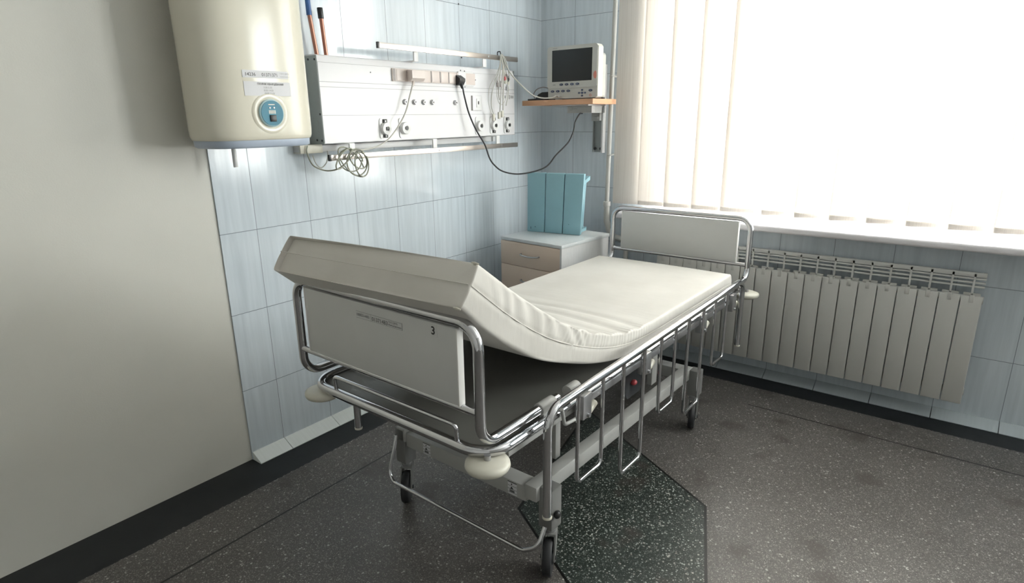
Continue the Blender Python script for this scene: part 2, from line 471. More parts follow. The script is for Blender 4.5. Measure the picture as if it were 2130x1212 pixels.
def filleted(pts, rad, closed, seg):
    out = []; N = len(pts)
    for i in range(N):
        if not closed and i in (0, N - 1): out.append(pts[i]); continue
        p, a, b = pts[i], pts[i - 1], pts[(i + 1) % N]
        r = rad[i] if isinstance(rad, (list, tuple)) else rad
        da, db = (a - p), (b - p)
        ang = da.angle(db)
        if ang > PI - 0.02 or r <= 0: out.append(p); continue
        d = min(r / math.tan(ang / 2), da.length * 0.49, db.length * 0.49)
        r = d * math.tan(ang / 2)
        da.normalize(); db.normalize()
        c = p + (da + db).normalized() * (r / math.sin(ang / 2))
        s_, e_ = p + da * d - c, p + db * d - c
        th = s_.angle(e_)
        for k in range(seg + 1):
            t = k / seg
            out.append(c + (s_ * math.sin((1 - t) * th) + e_ * math.sin(t * th)) / math.sin(th))
    return out

def spline(pts, sub=6):
    """Catmull-Rom through the points"""
    P = [Vector(p) for p in pts]; P = [P[0] * 2 - P[1]] + P + [P[-1] * 2 - P[-2]]
    out = []
    for i in range(1, len(P) - 2):
        for k in range(sub):
            t = k / sub; a, b, c, d = P[i - 1:i + 3]
            out.append(0.5 * ((2 * b) + (c - a) * t + (2 * a - 5 * b + 4 * c - d) * t * t + (3 * b - a - 3 * c + d) * t ** 3))
    out.append(P[-2]); return out

def tag(o, label=None, cat=None, group=None, kind=None):
    if label: o['label'] = label
    if cat: o['category'] = cat
    if group: o['group'] = group
    if kind: o['kind'] = kind
    return o

def thing(name, label, cat, loc=(0, 0, 0), rz=0.0, group=None):
    o = bpy.data.objects.new(name, None); COL.objects.link(o)
    o.empty_display_size = 0.1
    o.location = loc; o.rotation_euler = (0, 0, rz)
    FRAME[o.name] = Matrix.Translation(loc) @ Matrix.Rotation(rz, 4, 'Z')
    return tag(o, label, cat, group)

def struct(name, mb, m, smooth=0):
    return tag(mb.build(name, m, None, smooth), kind='structure')

def text_part(name, txt, fn, size, m, parent, world=True, lift=0.0004, bold=0.0):
    """letters as a mesh; fn(x, y) maps text plane to 3D"""
    cu = bpy.data.curves.new(name + '_c', 'FONT'); cu.body = txt; cu.size = size
    cu.align_x = 'LEFT'; cu.resolution_u = 3; cu.offset = bold
    tmp = bpy.data.objects.new('t', cu); COL.objects.link(tmp)
    bpy.context.view_layer.update()
    me = bpy.data.meshes.new_from_object(tmp)
    bpy.data.objects.remove(tmp); bpy.data.curves.remove(cu)
    inv = FRAME[parent.name].inverted() if world else Matrix.Identity(4)
    for v in me.vertices: v.co = inv @ Vector(fn(v.co.x, v.co.y))
    me.name = name; me.materials.clear(); me.materials.append(m)
    o = bpy.data.objects.new(name, me); COL.objects.link(o); o.parent = parent
    FRAME[o.name] = FRAME[parent.name]
    return o

# ================================================================ ROOM
RX, RY, RZ = 5.3, -5.2, 2.95
struct('floor', MB().box((-0.3, RY - 0.2, -0.12), (RX + 0.2, 0.4, 0.0)), M['floor'])
struct('ceiling', MB().box((-0.3, RY - 0.2, RZ), (RX + 0.2, 0.4, RZ + 0.1)), M['ceil'])
TEND = -2.19
wl = struct('wall_left', MB().box((-0.2, TEND, 0), (0, 0.35, RZ)), M['tile_left'])
# bare painted stretch of the left wall past the last tile
MB().box((-0.2, RY, 0), (-0.006, TEND - 0.0005, RZ)).build('painted_stretch', M['plaster'], wl, 0)
for y_, z_ in ((-0.762, 1.972), (-0.752, 1.712)):
    MB().cyl((-0.002, y_, z_), (0.0015, y_, z_), 0.0045, n=12).build('drill_hole', M['black'], wl, 0)
wb = MB()
wb.box((-0.2, 0, 0), (WX0, 0.35, RZ)); wb.box((WX1, 0, 0), (VX0, 0.35, RZ)); wb.box((VX1, 0, 0), (RX + 0.2, 0.35, RZ))
wb.box((VX0, 0, 0), (VX1, 0.35, WZ0 - 0.03)); wb.box((VX0, 0, WZ1), (VX1, 0.35, RZ))
wb.box((WX0, 0, 0), (WX1, 0.35, WZ0 - 0.03)); wb.box((WX0, 0, WZ1), (WX1, 0.35, RZ))
struct('wall_back', wb, M['tile_back'])
struct('wall_right', MB().box((RX, RY, 0), (RX + 0.2, 0, RZ)), M['paint'])
struct('wall_front', MB().box((-0.2, RY - 0.2, 0), (RX + 0.2, RY, RZ)), M['paint'])
# cove tiles leaning between wall and floor, one mesh per wall with their joints
def cove(along, lo, hi, joint0):
    mb = MB(); a = lo
    js = [joint0 - k * TW if along == 'Y' else joint0 + k * TW for k in range(0, 30)]
    cuts = sorted({lo, hi} | {j for j in js if lo < j < hi})
    for p, q in zip(cuts, cuts[1:]):
        p2, q2 = p + 0.0015, q - 0.0015
        prof = [(0.0, 0.0), (0.062, 0.0), (0.064, 0.004), (0.006, 0.036), (0.0, 0.036)]
        if along == 'Y': mb.prism(prof, p2, q2, lambda x, z, h: (x, h, z))
        else: mb.prism(prof, p2, q2, lambda x, z, h: (h, -x, z))
    return mb
struct('baseboard_left', cove('Y', TEND, -0.003, -TC0), M['skirt'])
struct('baseboard_back', cove('X', 0.066, RX, TC1), M['skirtb'])
# window
FY0, FY1 = 0.20, 0.26
def window(name, xa, xb):
    fr = MB(); xm = (xa + xb) / 2
    for (a, b) in (((xa, WZ0), (xa + 0.06, WZ1)), ((xb - 0.06, WZ0), (xb, WZ1)), ((xm - 0.03, WZ0 + 0.0), (xm + 0.03, WZ1)), ((xa + 0.06, WZ0), (xm - 0.03, WZ0 + 0.06)), ((xm + 0.03, WZ0), (xb - 0.06, WZ0 + 0.06)), ((xa + 0.06, WZ1 - 0.06), (xm - 0.03, WZ1)), ((xm + 0.03, WZ1 - 0.06), (xb - 0.06, WZ1))):
        fr.box((a[0], FY0, a[1]), (b[0], FY1, b[1]), 0.004)
    w = struct(name, fr, M['white_plastic'])
    for p, q in ((xa + 0.055, xm - 0.025), (xm + 0.025, xb - 0.055)):
        MB().box((p, 0.225, WZ0 + 0.055), (q, 0.231, WZ1 - 0.055)).build('pane', M['glass'], w, 0)
window('window_1', WX0, WX1)
window('window_2', VX0, VX1)
struct('trim_2', MB().box((VX0 - 0.12, -0.15, 0.824), (VX1 + 0.12, 0.20, 0.857), 0.010, seg=3), M['sill'], 40)
struct('trim_1', MB().box((0.60, -0.15, 0.824), (2.85, 0.20, 0.857), 0.010, seg=3), M['sill'], 40)
for o in (bpy.data.objects['trim_1'],): o['label'] = 'white windowsill above the radiator'

# ================================================================ BLINDS
def blind(label, x0, count, pitch, width, rots):
    t = thing('vertical_blind', label, 'blind', (x0 + pitch * count / 2, -0.062, 0.90), group='vertical fabric blinds over the window')
    MB().box((x0 + 0.002, -0.092, 2.475), (x0 + pitch * count - 0.002, -0.035, 2.51), 0.004).build('headrail', M['white_plastic'], t, world=True)
    for k in range(count):
        cx = x0 + pitch * (k + 0.5); a = math.radians(rots[k % len(rots)])
        R = Matrix.Rotation(a, 4, 'Z')
        mb = MB()
        n = 10
        # gently bowed strip with real thickness
        for face in range(n):
            s0, s1 = -width / 2 + width * face / n, -width / 2 + width * (face + 1) / n
            def pt(s, z, side):
                bow = 0.004 * (1 - (2 * s / width) ** 2)
                q = R @ Vector((s, -bow + side * 0.0005, 0))
                return (cx + q.x, -0.062 + q.y, z)
            for side in (-1, 1):
                mb.quad([pt(s0, 0.902, side), pt(s1, 0.902, side), pt(s1, 2.475, side), pt(s0, 2.475, side)])
            mb.quad([pt(s0, 0.902, -1), pt(s1, 0.902, -1), pt(s1, 0.902, 1), pt(s0, 0.902, 1)])
        for s in (-width / 2, width / 2):
            mb.quad([pt(s, 0.902, -1), pt(s, 0.902, 1), pt(s, 2.475, 1), pt(s, 2.475, -1)])
        bmesh.ops.remove_doubles(mb.bm, verts=mb.bm.verts, dist=1e-5)
        sl = mb.build('slat', M['blind'], t, world=True)
        MB().box((cx - width / 2 + 0.004, -0.0635, 0.900), (cx + width / 2 - 0.004, -0.0605, 0.925), 0.0005, rot=R).build('bottom_weight', M['blind'], sl, world=True)
    return t
blind('cream vertical blind on the left part of the window, behind the far bed end', 0.585, 5, 0.160, 0.186, [10, 9, 11, 9, 10])
blind('cream vertical blind on the right part of the window, past the bright gap', 1.420, 8, 0.157, 0.150, [20, 22, 18, 15, 17, 14, 16, 20])

# ================================================================ PIPE AND RADIATOR
t = thing('heating_pipe', 'white painted heating pipe rising beside the window to the ceiling', 'pipe', (0.54, -0.06, 0.68))
MB().tube([(0.548, -0.06, 2.94), (0.54, -0.06, 2.02), (0.529, -0.06, 1.24), (0.526, -0.06, 0.88)], 0.0135).build('upper_pipe', M['pipe_paint'], t, world=True)
MB().tube([(0.526, -0.06, 0.885), (0.528, -0.06, 0.79), (0.545, -0.06, 0.725), (0.585, -0.06, 0.69), (0.65, -0.06, 0.682), (0.885, -0.06, 0.665)], 0.0185, fillet=0.06).build('lower_bend', M['pipe_paint'], t, world=True)
MB().cyl((0.526, -0.06, 0.875), (0.526, -0.06, 0.905), 0.022, bevel=0.004).build('collar', M['pipe_paint'], t, world=True)
MB().tube([(0.665, -0.06, 0.68), (0.665, -0.06, 0.14), (0.665, -0.06, 0.10), (0.885, -0.06, 0.10)], 0.014, fillet=0.03).build('return_pipe', M['pipe_paint'], t, world=True)
for z in (1.62, 1.18):
    MB().cyl((0.535, -0.06, z), (0.535, 0.0, z), 0.006).tube([(0.535 + 0.0165 * math.cos(a * PI / 8), -0.06 + 0.0165 * math.sin(a * PI / 8), z) for a in range(16)], 0.0025, n=6, closed=True).build('clip', M['pipe_paint'], t, world=True)

t = thing('radiator', 'grey sectional radiator under the window behind the bed', 'radiator', (1.6, -0.08, 0.10))
NS = 19
for k in range(NS):
    x0 = 0.892 + k * 0.0785
    mb = MB()
    mb.box((x0 + 0.0015, -0.125, 0.125), (x0 + 0.077, -0.110, 0.628), 0.005)
    mb.box((x0 + 0.034, -0.112, 0.135), (x0 + 0.044, -0.045, 0.62), 0.002)
    mb.box((x0 + 0.008, -0.050, 0.13), (x0 + 0.070, -0.040, 0.625), 0.002)
    mb.box((x0 + 0.030, -0.1265, 0.600), (x0 + 0.048, -0.120, 0.634), 0.003)
    mb.build('section', M['radiator'], t, world=True)
mb = MB()
for z in (0.60, 0.165): mb.cyl((0.885, -0.062, z), (0.895 + NS * 0.0785, -0.062, z), 0.017)
mb.build('manifold', M['radiator'], t, world=True)
mb = MB()
xe = 0.892 + NS * 0.0785
for z, r in ((0.708, 0.010), (0.690, 0.004), (0.672, 0.004), (0.654, 0.004)): mb.box((0.90, -0.046 - r * 0.4, z - r), (xe, -0.034, z + r), 0.001)
for k in range(NS):
    x = 0.93 + k * 0.0785 * 1.0
    mb.box((x - 0.004, -0.050, 0.615), (x + 0.004, -0.034, 0.712))
mb.build('top_grille', M['radiator_top'], t, world=True)
MB().box((1.0, -0.04, 0.55), (1.03, -0.001, 0.58)).box((2.1, -0.04, 0.55), (2.13, -0.001, 0.58)).build_each('wall_bracket', M['radiator'], t, world=True)

# ================================================================ WATER HEATER
HY, HXB = -2.094, 0.165
def heater_outline(n=56):
    pts = []
    for k in range(n):
        a = 2 * PI * k / n
        ca, sa = math.cos(a), math.sin(a)
        e = 2 / 3.0
        x = HXB + (0.135 if ca > 0 else 0.145) * abs(ca) ** e * (1 if ca > 0 else -1)
        y = HY + 0.208 * abs(sa) ** e * (1 if sa > 0 else -1)
        pts.append((x, y))
    return pts
def heater_x(y):
    w = min(abs((y - HY) / 0.208), 0.999)
    return HXB + 0.135 * (1 - w ** 3) ** (1 / 3.0)
t = thing('water_heater', 'cream wall water heater with round blue control dial, beside the medical panel', 'water heater', (0.16, HY, 1.31))
mb = MB(); base = heater_outline(); rings = []
ins = [(1.342, 0.0, 0), (1.340, 0.008, 1), (1.350, 0.0, 2)]
def hring(z, sc):
    return [mb.bm.verts.new((HXB + (x - HXB) * sc, HY + (y - HY) * sc, z)) for x, y in base]
for z, sc in ((1.338, 0.955), (1.341, 0.975), (1.352, 0.993), (1.372, 1.0), (1.93, 1.0), (1.97, 0.985), (1.99, 0.95), (2.0, 0.88)): rings.append(hring(z, sc))
for A, B in zip(rings, rings[1:]):
    for k in range(len(A)): mb.bm.faces.new((A[k], A[(k + 1) % len(A)], B[(k + 1) % len(A)], B[k]))
mb.bm.faces.new(rings[0]); mb.bm.faces.new(rings[-1])
mb.build('body', M['heater'], t, 60, world=True)
mb = MB(); rings = []
for z, sc in ((1.312, 0.90), (1.318, 0.945), (1.3385, 0.95)): rings.append(hring(z, sc))
for A, B in zip(rings, rings[1:]):
    for k in range(len(A)): mb.bm.faces.new((A[k], A[(k + 1) % len(A)], B[(k + 1) % len(A)], B[k]))
mb.bm.faces.new(rings[0]); mb.bm.faces.new(rings[-1])
mb.build('bottom_cover', M['heater_cap'], t, 60, world=True)
DC = (0.2965, HY - 0.005, 1.427)
MB().lathe([(0.080, -0.012), (0.074, -0.001), (0.066, 0.0045), (0.058, 0.006), (0.052, 0.004)], DC, 'X', 48).build('dial_bezel', M['heater'], t, 50, world=True)
dial = MB().lathe([(0.046, 0.0), (0.046, 0.0105), (0.0425, 0.013), (0.0425, 0.011)], DC, 'X', 48).build('dial', M['dial_ring'], t, 40, world=True)
MB().lathe([(0.0415, 0.010), (0.0415, 0.0135), (0.0, 0.0135)], DC, 'X', 48).build('dial_face', M['dial_blue'], dial, 40, world=True)
dx = DC[0] + 0.0135
MB().box((dx - 0.001, DC[1] - 0.011, DC[2] - 0.028), (dx + 0.004, DC[1] + 0.012, DC[2] - 0.006), 0.0015).build('rocker_switch', M['black'], dial, world=True)
MB().cyl((dx - 0.001, DC[1] - 0.008, DC[2] + 0.018), (dx + 0.002, DC[1] - 0.008, DC[2] + 0.018), 0.003).cyl((dx - 0.001, DC[1] + 0.008, DC[2] + 0.018), (dx + 0.002, DC[1] + 0.008, DC[2] + 0.018), 0.003).build_each('indicator_light', M['white_plastic'], dial, world=True)
mb = MB()
for k in range(5): mb.box((dx, DC[1] - 0.013 + k * 0.0055, DC[2] - 0.002), (dx + 0.0006, DC[1] - 0.0095 + k * 0.0055, DC[2] + 0.010))
mb.box((dx, DC[1] - 0.012, DC[2] + 0.027), (dx + 0.0006, DC[1] + 0.012, DC[2] + 0.030))
mb.build('dial_marks', M['cream_plastic'], dial, world=True)
def curved_patch(y0, y1, z0, z1, off, thick=0.0006, n=16):
    mb = MB()
    def P(i, z, o): y = y0 + (y1 - y0) * i / n; return (heater_x(y) + o, y, z)
    for i in range(n):
        mb.quad([P(i, z0, off), P(i + 1, z0, off), P(i + 1, z1, off), P(i, z1, off)])
    bmesh.ops.remove_doubles(mb.bm, verts=mb.bm.verts, dist=1e-5)
    g = bmesh.ops.extrude_face_region(mb.bm, geom=list(mb.bm.faces))
    vs_ = [v for v in g['geom'] if isinstance(v, bmesh.types.BMVert)]
    bmesh.ops.translate(mb.bm, verts=vs_, vec=(thick, 0, 0))
    return mb
lab = curved_patch(-2.185, -2.015, 1.542, 1.566, 0.0006).build('inventory_label', M['paper'], t, world=True)
def on_heater(y0, z0, lift=0.0016):
    return lambda x, y: (heater_x(y0 + x) + lift, y0 + x, z0 + y)
text_part('inventory_number', '14236', on_heater(-2.178, 1.5475), 0.0155, M['ink'], lab)
text_part('inventory_number', '01371371', on_heater(-2.118, 1.5475), 0.0155, M['ink'], lab)
text_part('small_print', 'ГБУЗ ДРКБ', on_heater(-2.048, 1.556), 0.007, M['ink_grey'], lab)
text_part('small_print', 'водонагреватель', on_heater(-2.048, 1.547), 0.0048, M['ink_grey'], lab)
lab = curved_patch(-2.185, -2.010, 1.484, 1.530, 0.0006).build('schedule_label', M['paper'], t, world=True)
text_part('schedule_heading', 'ГРАФИК КВАРЦЕВАНИЯ', on_heater(-2.138, 1.5195), 0.0085, M['ink'], lab, bold=0.0002)
for k, s_ in enumerate(('5:00-5:30', '8:00-14:00', '18:00-21:00')):
    text_part('schedule_line', s_, on_heater(-2.116, 1.5085 - k * 0.0095), 0.0085, M['ink_grey'], lab)
MB().cyl((0.12, HY - 0.06, 1.24), (0.12, HY - 0.06, 1.315), 0.008).build('inlet_pipe', M['white_plastic'], t, world=True)

# ================================================================ MEDICAL WALL PANEL
PY0, PY1, PZ0, PZ1, PX = -1.745, -0.417, 1.305, 1.658, 0.100
t = thing('medical_panel', 'long white bedhead supply panel with sockets and gas outlets on the tiled wall', 'wall panel', (0.0, -1.08, PZ0))
MB().prism([(0.0, PZ0 + 0.0), (PX - 0.003, PZ0), (PX, PZ0 + 0.003), (PX, PZ1 - 0.032), (PX - 0.010, PZ1 - 0.004), (PX - 0.018, PZ1), (0.0, PZ1)], PY0 + 0.004, PY1 - 0.002, lambda x, z, h: (x, h, z)).build('casing', M['panel_white'], t, 25, world=True)
ep = MB().box((0.0, PY0, PZ0 - 0.001), (PX - 0.001, PY0 + 0.003, PZ1 - 0.004), 0.001).build('end_plate', M['panel_side'], t, world=True)
mb = MB()
for x, z in ((0.088, PZ1 - 0.020), (0.045, PZ1 - 0.018), (0.088, PZ0 + 0.014), (0.055, PZ0 + 0.016), (0.092, 1.425)): mb.cyl((x, PY0 - 0.002, z), (x, PY0 + 0.001, z), 0.0045, n=10)
mb.build_each('screw', M['dark_metal'], ep, world=True)
mb = MB()
for k, (z, h) in enumerate(((1.355, 0.006), (1.368, 0.004), (1.379, 0.006), (1.389, 0.003), (1.396, 0.009), (1.343, 0.004))): mb.box((0.070, PY0 - 0.0006, z - h / 2), (0.076, PY0 + 0.001, z + h / 2))
mb.build('printed_mark', M['ink_grey'], ep, world=True)
MB().box((0.0, PY1 - 0.003, PZ0), (PX - 0.001, PY1, PZ1 - 0.004), 0.001).build('end_plate', M['panel_side'], t, world=True)
mb = MB()
for z in (1.553, 1.533, 1.4205): mb.box((PX - 0.001, PY0 + 0.005, z - 0.0009), (PX + 0.0005, PY1 - 0.003, z + 0.0009))
mb.box((PX - 0.001, PY0 + 0.005, 1.6275), (PX + 0.0004, PY1 - 0.003, 1.6285))
mb.build_each('profile_joint', M['groove'], t, world=True)
# power socket strip
sb = MB().box((PX, -1.348, 1.568), (PX + 0.008, -0.770, 1.624), 0.002).build('socket_strip', M['socket_pink'], t, world=True)
mb = MB()
for y in (-1.338, -1.222, -1.100, -1.037, -0.975, -0.917): mb.box((PX + 0.006, y - (0.007 if y < -1.3 else 0.003), 1.570), (PX + 0.0092, y + (0.007 if y < -1.3 else 0.003), 1.622))
mb.build_each('socket_divider', M['tape'], sb, world=True)
mb = MB()
for y in (-1.070, -1.006, -0.946, -1.130, -1.30): mb.box((PX + 0.006, y - 0.026 if y > -1.1 else y - 0.024, 1.572), (PX + 0.010, y + 0.026 if y > -1.1 else y + 0.024, 1.620), 0.0015)
mb.build_each('socket_cover', M['socket_pink'], sb, world=True)
sp2 = MB().box((PX, -0.905, 1.562), (PX + 0.010, -0.845, 1.630), 0.003).box((PX, -0.842, 1.560), (PX + 0.006, -0.782, 1.632), 0.003).build('socket_plate', M['white_plastic'], t, world=True)
MB().box((PX + 0.004, -0.817, 1.572), (PX + 0.0068, -0.811, 1.618)).build('socket_slot', M['tape'], sp2, world=True)
mb = MB()
for y, z in ((-0.875, 1.636), (-0.845, 1.634), (-0.846, 1.557), (-0.76, 1.594), (-1.47, 1.60)): mb.cyl((PX - 0.001, y, z), (PX + 0.0012, y, z), 0.0028, n=8)
mb.build_each('rivet', M['dark_metal'], t, world=True)
for y in (-1.278, -1.216, -1.155, -1.095, -0.927):
    c = MB().lathe([(0.0125, 0.0), (0.0125, 0.004), (0.0095, 0.006), (0.008, 0.012), (0.0055, 0.012)], (PX, y, 1.478), 'X', 20).build('equipotential_socket', M['bracket_metal'], t, world=True)
    MB().cyl((PX + 0.008, y, 1.478), (PX + 0.0125, y, 1.478), 0.0045, n=12).build('pin', M['black'], c, world=True)
pl = MB().box((PX, -0.795, 1.440), (PX + 0.008, -0.720, 1.515), 0.002).box((PX + 0.006, -0.766, 1.455), (PX + 0.012, -0.740, 1.500), 0.002).build('data_socket', M['white_plastic'], t, world=True)
MB().box((PX + 0.010, -0.758, 1.471), (PX + 0.0128, -0.749, 1.487)).build('port', M['black'], pl, world=True)
MB().box((PX, -0.798, 1.440), (PX + 0.004, -0.795, 1.515)).build('frame_edge', M['tape'], pl, world=True)
pl = MB().box((PX, -0.470, 1.502), (PX + 0.007, -0.430, 1.524), 0.002).box((PX, -0.53, 1.502), (PX + 0.006, -0.49, 1.524), 0.002).build('data_socket', M['white_plastic'], t, world=True)
MB().box((PX + 0.0055, -0.464, 1.506), (PX + 0.0078, -0.436, 1.520)).box((PX + 0.0055, -0.52, 1.506), (PX + 0.0068, -0.505, 1.520)).build('port', M['groove'], pl, world=True)
for y, keyed, w in ((-1.410, True, 1.0), (-1.291, False, 1.0), (-0.741, False, 0.9), (-0.616, True, 0.9), (-0.492, True, 0.9)):
    hw = 0.031
    pts = []
    for cx_, cz_, a0 in ((hw - 0.012, 0.034, 0), (-hw + 0.012, 0.034, 90), (-hw + 0.012, -0.034, 180), (hw - 0.012, -0.034, 270)):
        for k in range(5):
            a = math.radians(a0 + 22.5 * k); pts.append((y + cx_ + 0.012 * math.cos(a), 1.361 + cz_ + 0.012 * math.sin(a)))
    pl = MB().prism(pts, PX, PX + 0.004, lambda a, b, h: (h, a, b)).build('gas_outlet', M['white_plastic'], t, 30, world=True)
    MB().lathe([(0.0275, 0.0), (0.0275, 0.014), (0.026, 0.017), (0.012, 0.018), (0.012, 0.015)], (PX + 0.003, y, 1.360), 'X', 32).build('outlet_ring', M['white_plastic'], pl, 40, world=True)
    core = MB()
    if keyed: core.box((PX + 0.018, y - 0.008, 1.352), (PX + 0.0225, y + 0.008, 1.368), 0.001)
    else: core.cyl((PX + 0.018, y, 1.360), (PX + 0.0225, y, 1.360), 0.0095, n=8)
    core.build('outlet_core', M['black'], pl, world=True)
    if keyed:
        MB().box((PX + 0.003, y - 0.013, 1.384), (PX + 0.009, y + 0.011, 1.402), 0.001).box((PX + 0.003, y - 0.013, 1.320), (PX + 0.009, y + 0.011, 1.337), 0.001).build_each('key_block', M['ink'], pl, world=True)
        MB().cyl((PX + 0.008, y, 1.393), (PX + 0.0098, y, 1.393), 0.004, n=10).box((PX + 0.008, y - 0.005, 1.3265), (PX + 0.0096, y + 0.005, 1.3290)).box((PX + 0.008, y - 0.0013, 1.3225), (PX + 0.0096, y + 0.0013, 1.333)).build('key_symbol', M['white_plastic'], pl, world=True)

# duct under the panel and clear tube
t = thing('cable_duct', 'white cable duct running under the medical panel', 'cable duct', (0.0, -1.2, 1.27))
MB().box((0.0, -1.83, 1.272), (0.045, -0.56, 1.300), 0.003).build('duct', M['white_plastic'], t, world=True)
MB().box((0.0, -0.565, 1.272), (0.055, -0.545, 1.303), 0.002).build('end_cap', M['white_plastic'], t, world=True)
MB().box((0.0, -1.83, 1.268), (0.052, -1.72, 1.3035), 0.002).build('joint_cover', M['cream_plastic'], t, world=True)

def equipment_rail(z, y0, y1, label, brackets, up):
    t = thing('equipment_rail', label, 'rail', (0.13, (y0 + y1) / 2, z), group='steel equipment rails above and below the panel')
    x = 0.140
    MB().box((x - 0.010, y0, z - 0.012), (x, y1, z + 0.012), 0.001).build('bar', M['steel'], t, world=True)
    MB().box((x - 0.011, y0 - 0.008, z - 0.013), (x + 0.001, y0 + 0.002, z + 0.013), 0.001).build('end_cap', M['black'], t, world=True)
    for y in brackets:
        mb = MB(); zi = PZ1 if up else PZ0; s = 1 if up else -1
        mb.box((0.030, y - 0.016, min(zi, zi + s * 0.004)), (x - 0.013, y + 0.016, max(zi, zi + s * 0.004)), 0.001)
        za, zb = sorted((zi, z))
        mb.box((x - 0.018, y - 0.014, za), (x - 0.010, y + 0.014, zb + 0.0), 0.0015)
        br = mb.build('bracket', M['white_plastic'], t, world=True)
        MB().cyl((x - 0.002, y + 0.018, z), (x + 0.002, y + 0.018, z), 0.005, n=14).build('screw', M['bracket_metal'], br, world=True)
    return t
equipment_rail(1.711, -1.445, -0.435, 'steel equipment rail on brackets above the medical panel', (-1.215, -0.715), True)
equipment_rail(1.250, -1.748, -0.442, 'steel equipment rail hanging under the medical panel', (-1.625, -1.115, -0.612), False)

# upright copper gas pipes behind the panel
for y0, y1, zt, zs, cap, lab in ((-1.690, -1.712, 2.40, 1.82, 'blue', 'copper gas pipe with a long blue sleeve, left of the pair behind the panel'), (-1.645, -1.656, 1.845, 1.815, 'black', 'short copper gas pipe with a black end cap, right of the pair')):
    t = thing('gas_pipe', lab, 'pipe', (0.035, y0, 1.66), group='copper gas pipes rising from the panel')
    x = 0.035
    yt = y0 + (y1 - y0) * (zs - 1.64) / 0.18
    MB().tube([(x, y0, 1.60), (x, y0, 1.64), (x, yt, zs)], 0.0085).build('copper_tube', M['copper'], t, world=True)
    if cap == 'blue': MB().tube([(x, yt, zs - 0.01), (x, yt - 0.004, 2.0), (x, yt - 0.008, 2.94)], 0.0105).build('sleeve', M['blue_sleeve'], t, world=True)
    else: MB().cyl((x, yt, zs - 0.012), (x, yt - 0.002, zt), 0.0115, bevel=0.002).build('end_cap', M['black'], t, world=True)

# ================================================================ CABLES
def cable(name, label, cat, pts, r, m, group=None, extra=None, sub=6):
    base = min(pts, key=lambda p: p[2])
    t = thing(name, label, cat, base, group=group)
    MB().tube(spline(pts, sub), r, n=8).build('cable', m, t, 60, world=True)
    return t
# black monitor lead
t = cable('power_cord', 'black power cord sagging from the wall panel to the monitor shelf', 'cable',
      [(0.128, -0.903, 1.578), (0.128, -0.893, 1.545), (0.128, -0.884, 1.51), (0.136, -0.862, 1.427), (0.153, -0.828, 1.342), (0.174, -0.785, 1.266), (0.186, -0.762, 1.195), (0.198, -0.737, 1.156), (0.22, -0.693, 1.12), (0.259, -0.614, 1.1), (0.306, -0.519, 1.108), (0.345, -0.442, 1.135), (0.37, -0.391, 1.192), (0.405, -0.321, 1.258), (0.42, -0.29, 1.316), (0.425, -0.28, 1.368), (0.429, -0.24, 1.413), (0.43, -0.21, 1.4175)], 0.0042, M['black'])
MB().prism([(0, 0), (0.030, -0.018), (0.030, -0.030), (0.018, -0.048), (0.0, -0.050)], -0.925, -0.885, lambda a, b, h: (PX + 0.009 + a, h, 1.612 + b)).cyl((PX + 0.024, -0.903, 1.570), (PX + 0.024, -0.893, 1.548), 0.009, 0.006).build('plug', M['black'], t, world=True)
# white lead with bulky plug
t = cable('power_cord', 'off-white power cord curving down from the socket strip to the lower rail', 'cable',
      [(0.130, -1.236, 1.585), (0.135, -1.256, 1.546), (0.135, -1.275, 1.503), (0.138, -1.308, 1.435), (0.142, -1.358, 1.376), (0.146, -1.427, 1.318), (0.150, -1.489, 1.291), (0.155, -1.56, 1.277), (0.158, -1.62, 1.275), (0.160, -1.66, 1.270)], 0.0034, M['cable_white'])
MB().prism([(0, 0.0), (0.006, 0.0), (0.045, -0.004), (0.045, -0.038), (0.030, -0.050), (0.0, -0.050)], -1.262, -1.180, lambda a, b, h: (PX + 0.0105 + a, h - a * 0.2, 1.620 + b)).cyl((0.131, -1.240, 1.575), (0.134, -1.252, 1.548), 0.008, 0.0045).build('plug', M['socket_pink'], t, world=True)
# coil hung on the lower rail
t = thing('coiled_cable', 'tangled grey-green cable coil hung over the left end of the lower rail', 'cable', (0.165, -1.655, 1.17))
loops = []
def loop(cy, cz, ry, rz_, tilt, ph0, ph1, x0, x1, n=26):
    out = []
    for k in range(n + 1):
        a = ph0 + (ph1 - ph0) * k / n
        y = ry * math.cos(a); z = rz_ * math.sin(a)
        c_, s_ = math.cos(tilt), math.sin(tilt)
        out.append((x0 + (x1 - x0) * k / n, cy + y * c_ - z * s_, cz + y * s_ + z * c_))
    return out
for a in ((-1.655, 1.228, 0.085, 0.040, -0.75, 0.6, 6.2, 0.150, 0.165), (-1.632, 1.222, 0.050, 0.052, 0.2, 1.2, 7.2, 0.152, 0.172),
          (-1.660, 1.236, 0.062, 0.046, -0.3, 0.2, 6.6, 0.160, 0.150), (-1.614, 1.216, 0.034, 0.052, 0.1, 0.9, 6.9, 0.165, 0.175),
          (-1.70, 1.245, 0.055, 0.022, 0.75, 0.1, 6.1, 0.168, 0.156), (-1.625, 1.240, 0.052, 0.036, -0.6, 1.4, 7.4, 0.172, 0.160)):
    MB().tube([Vector(p) for p in loop(*a)], 0.0030, n=7).build('loop', M['cable_grey'], t, 60, world=True)
MB().tube(spline([(0.060, -1.800, 1.30), (0.060, -1.806, 1.278), (0.060, -1.794, 1.238), (0.062, -1.774, 1.213), (0.07, -1.728, 1.194), (0.10, -1.70, 1.197), (0.14, -1.690, 1.215), (0.155, -1.66, 1.245), (0.158, -1.63, 1.268)]), 0.0032, n=7).build('lead', M['cable_grey'], t, 60, world=True)
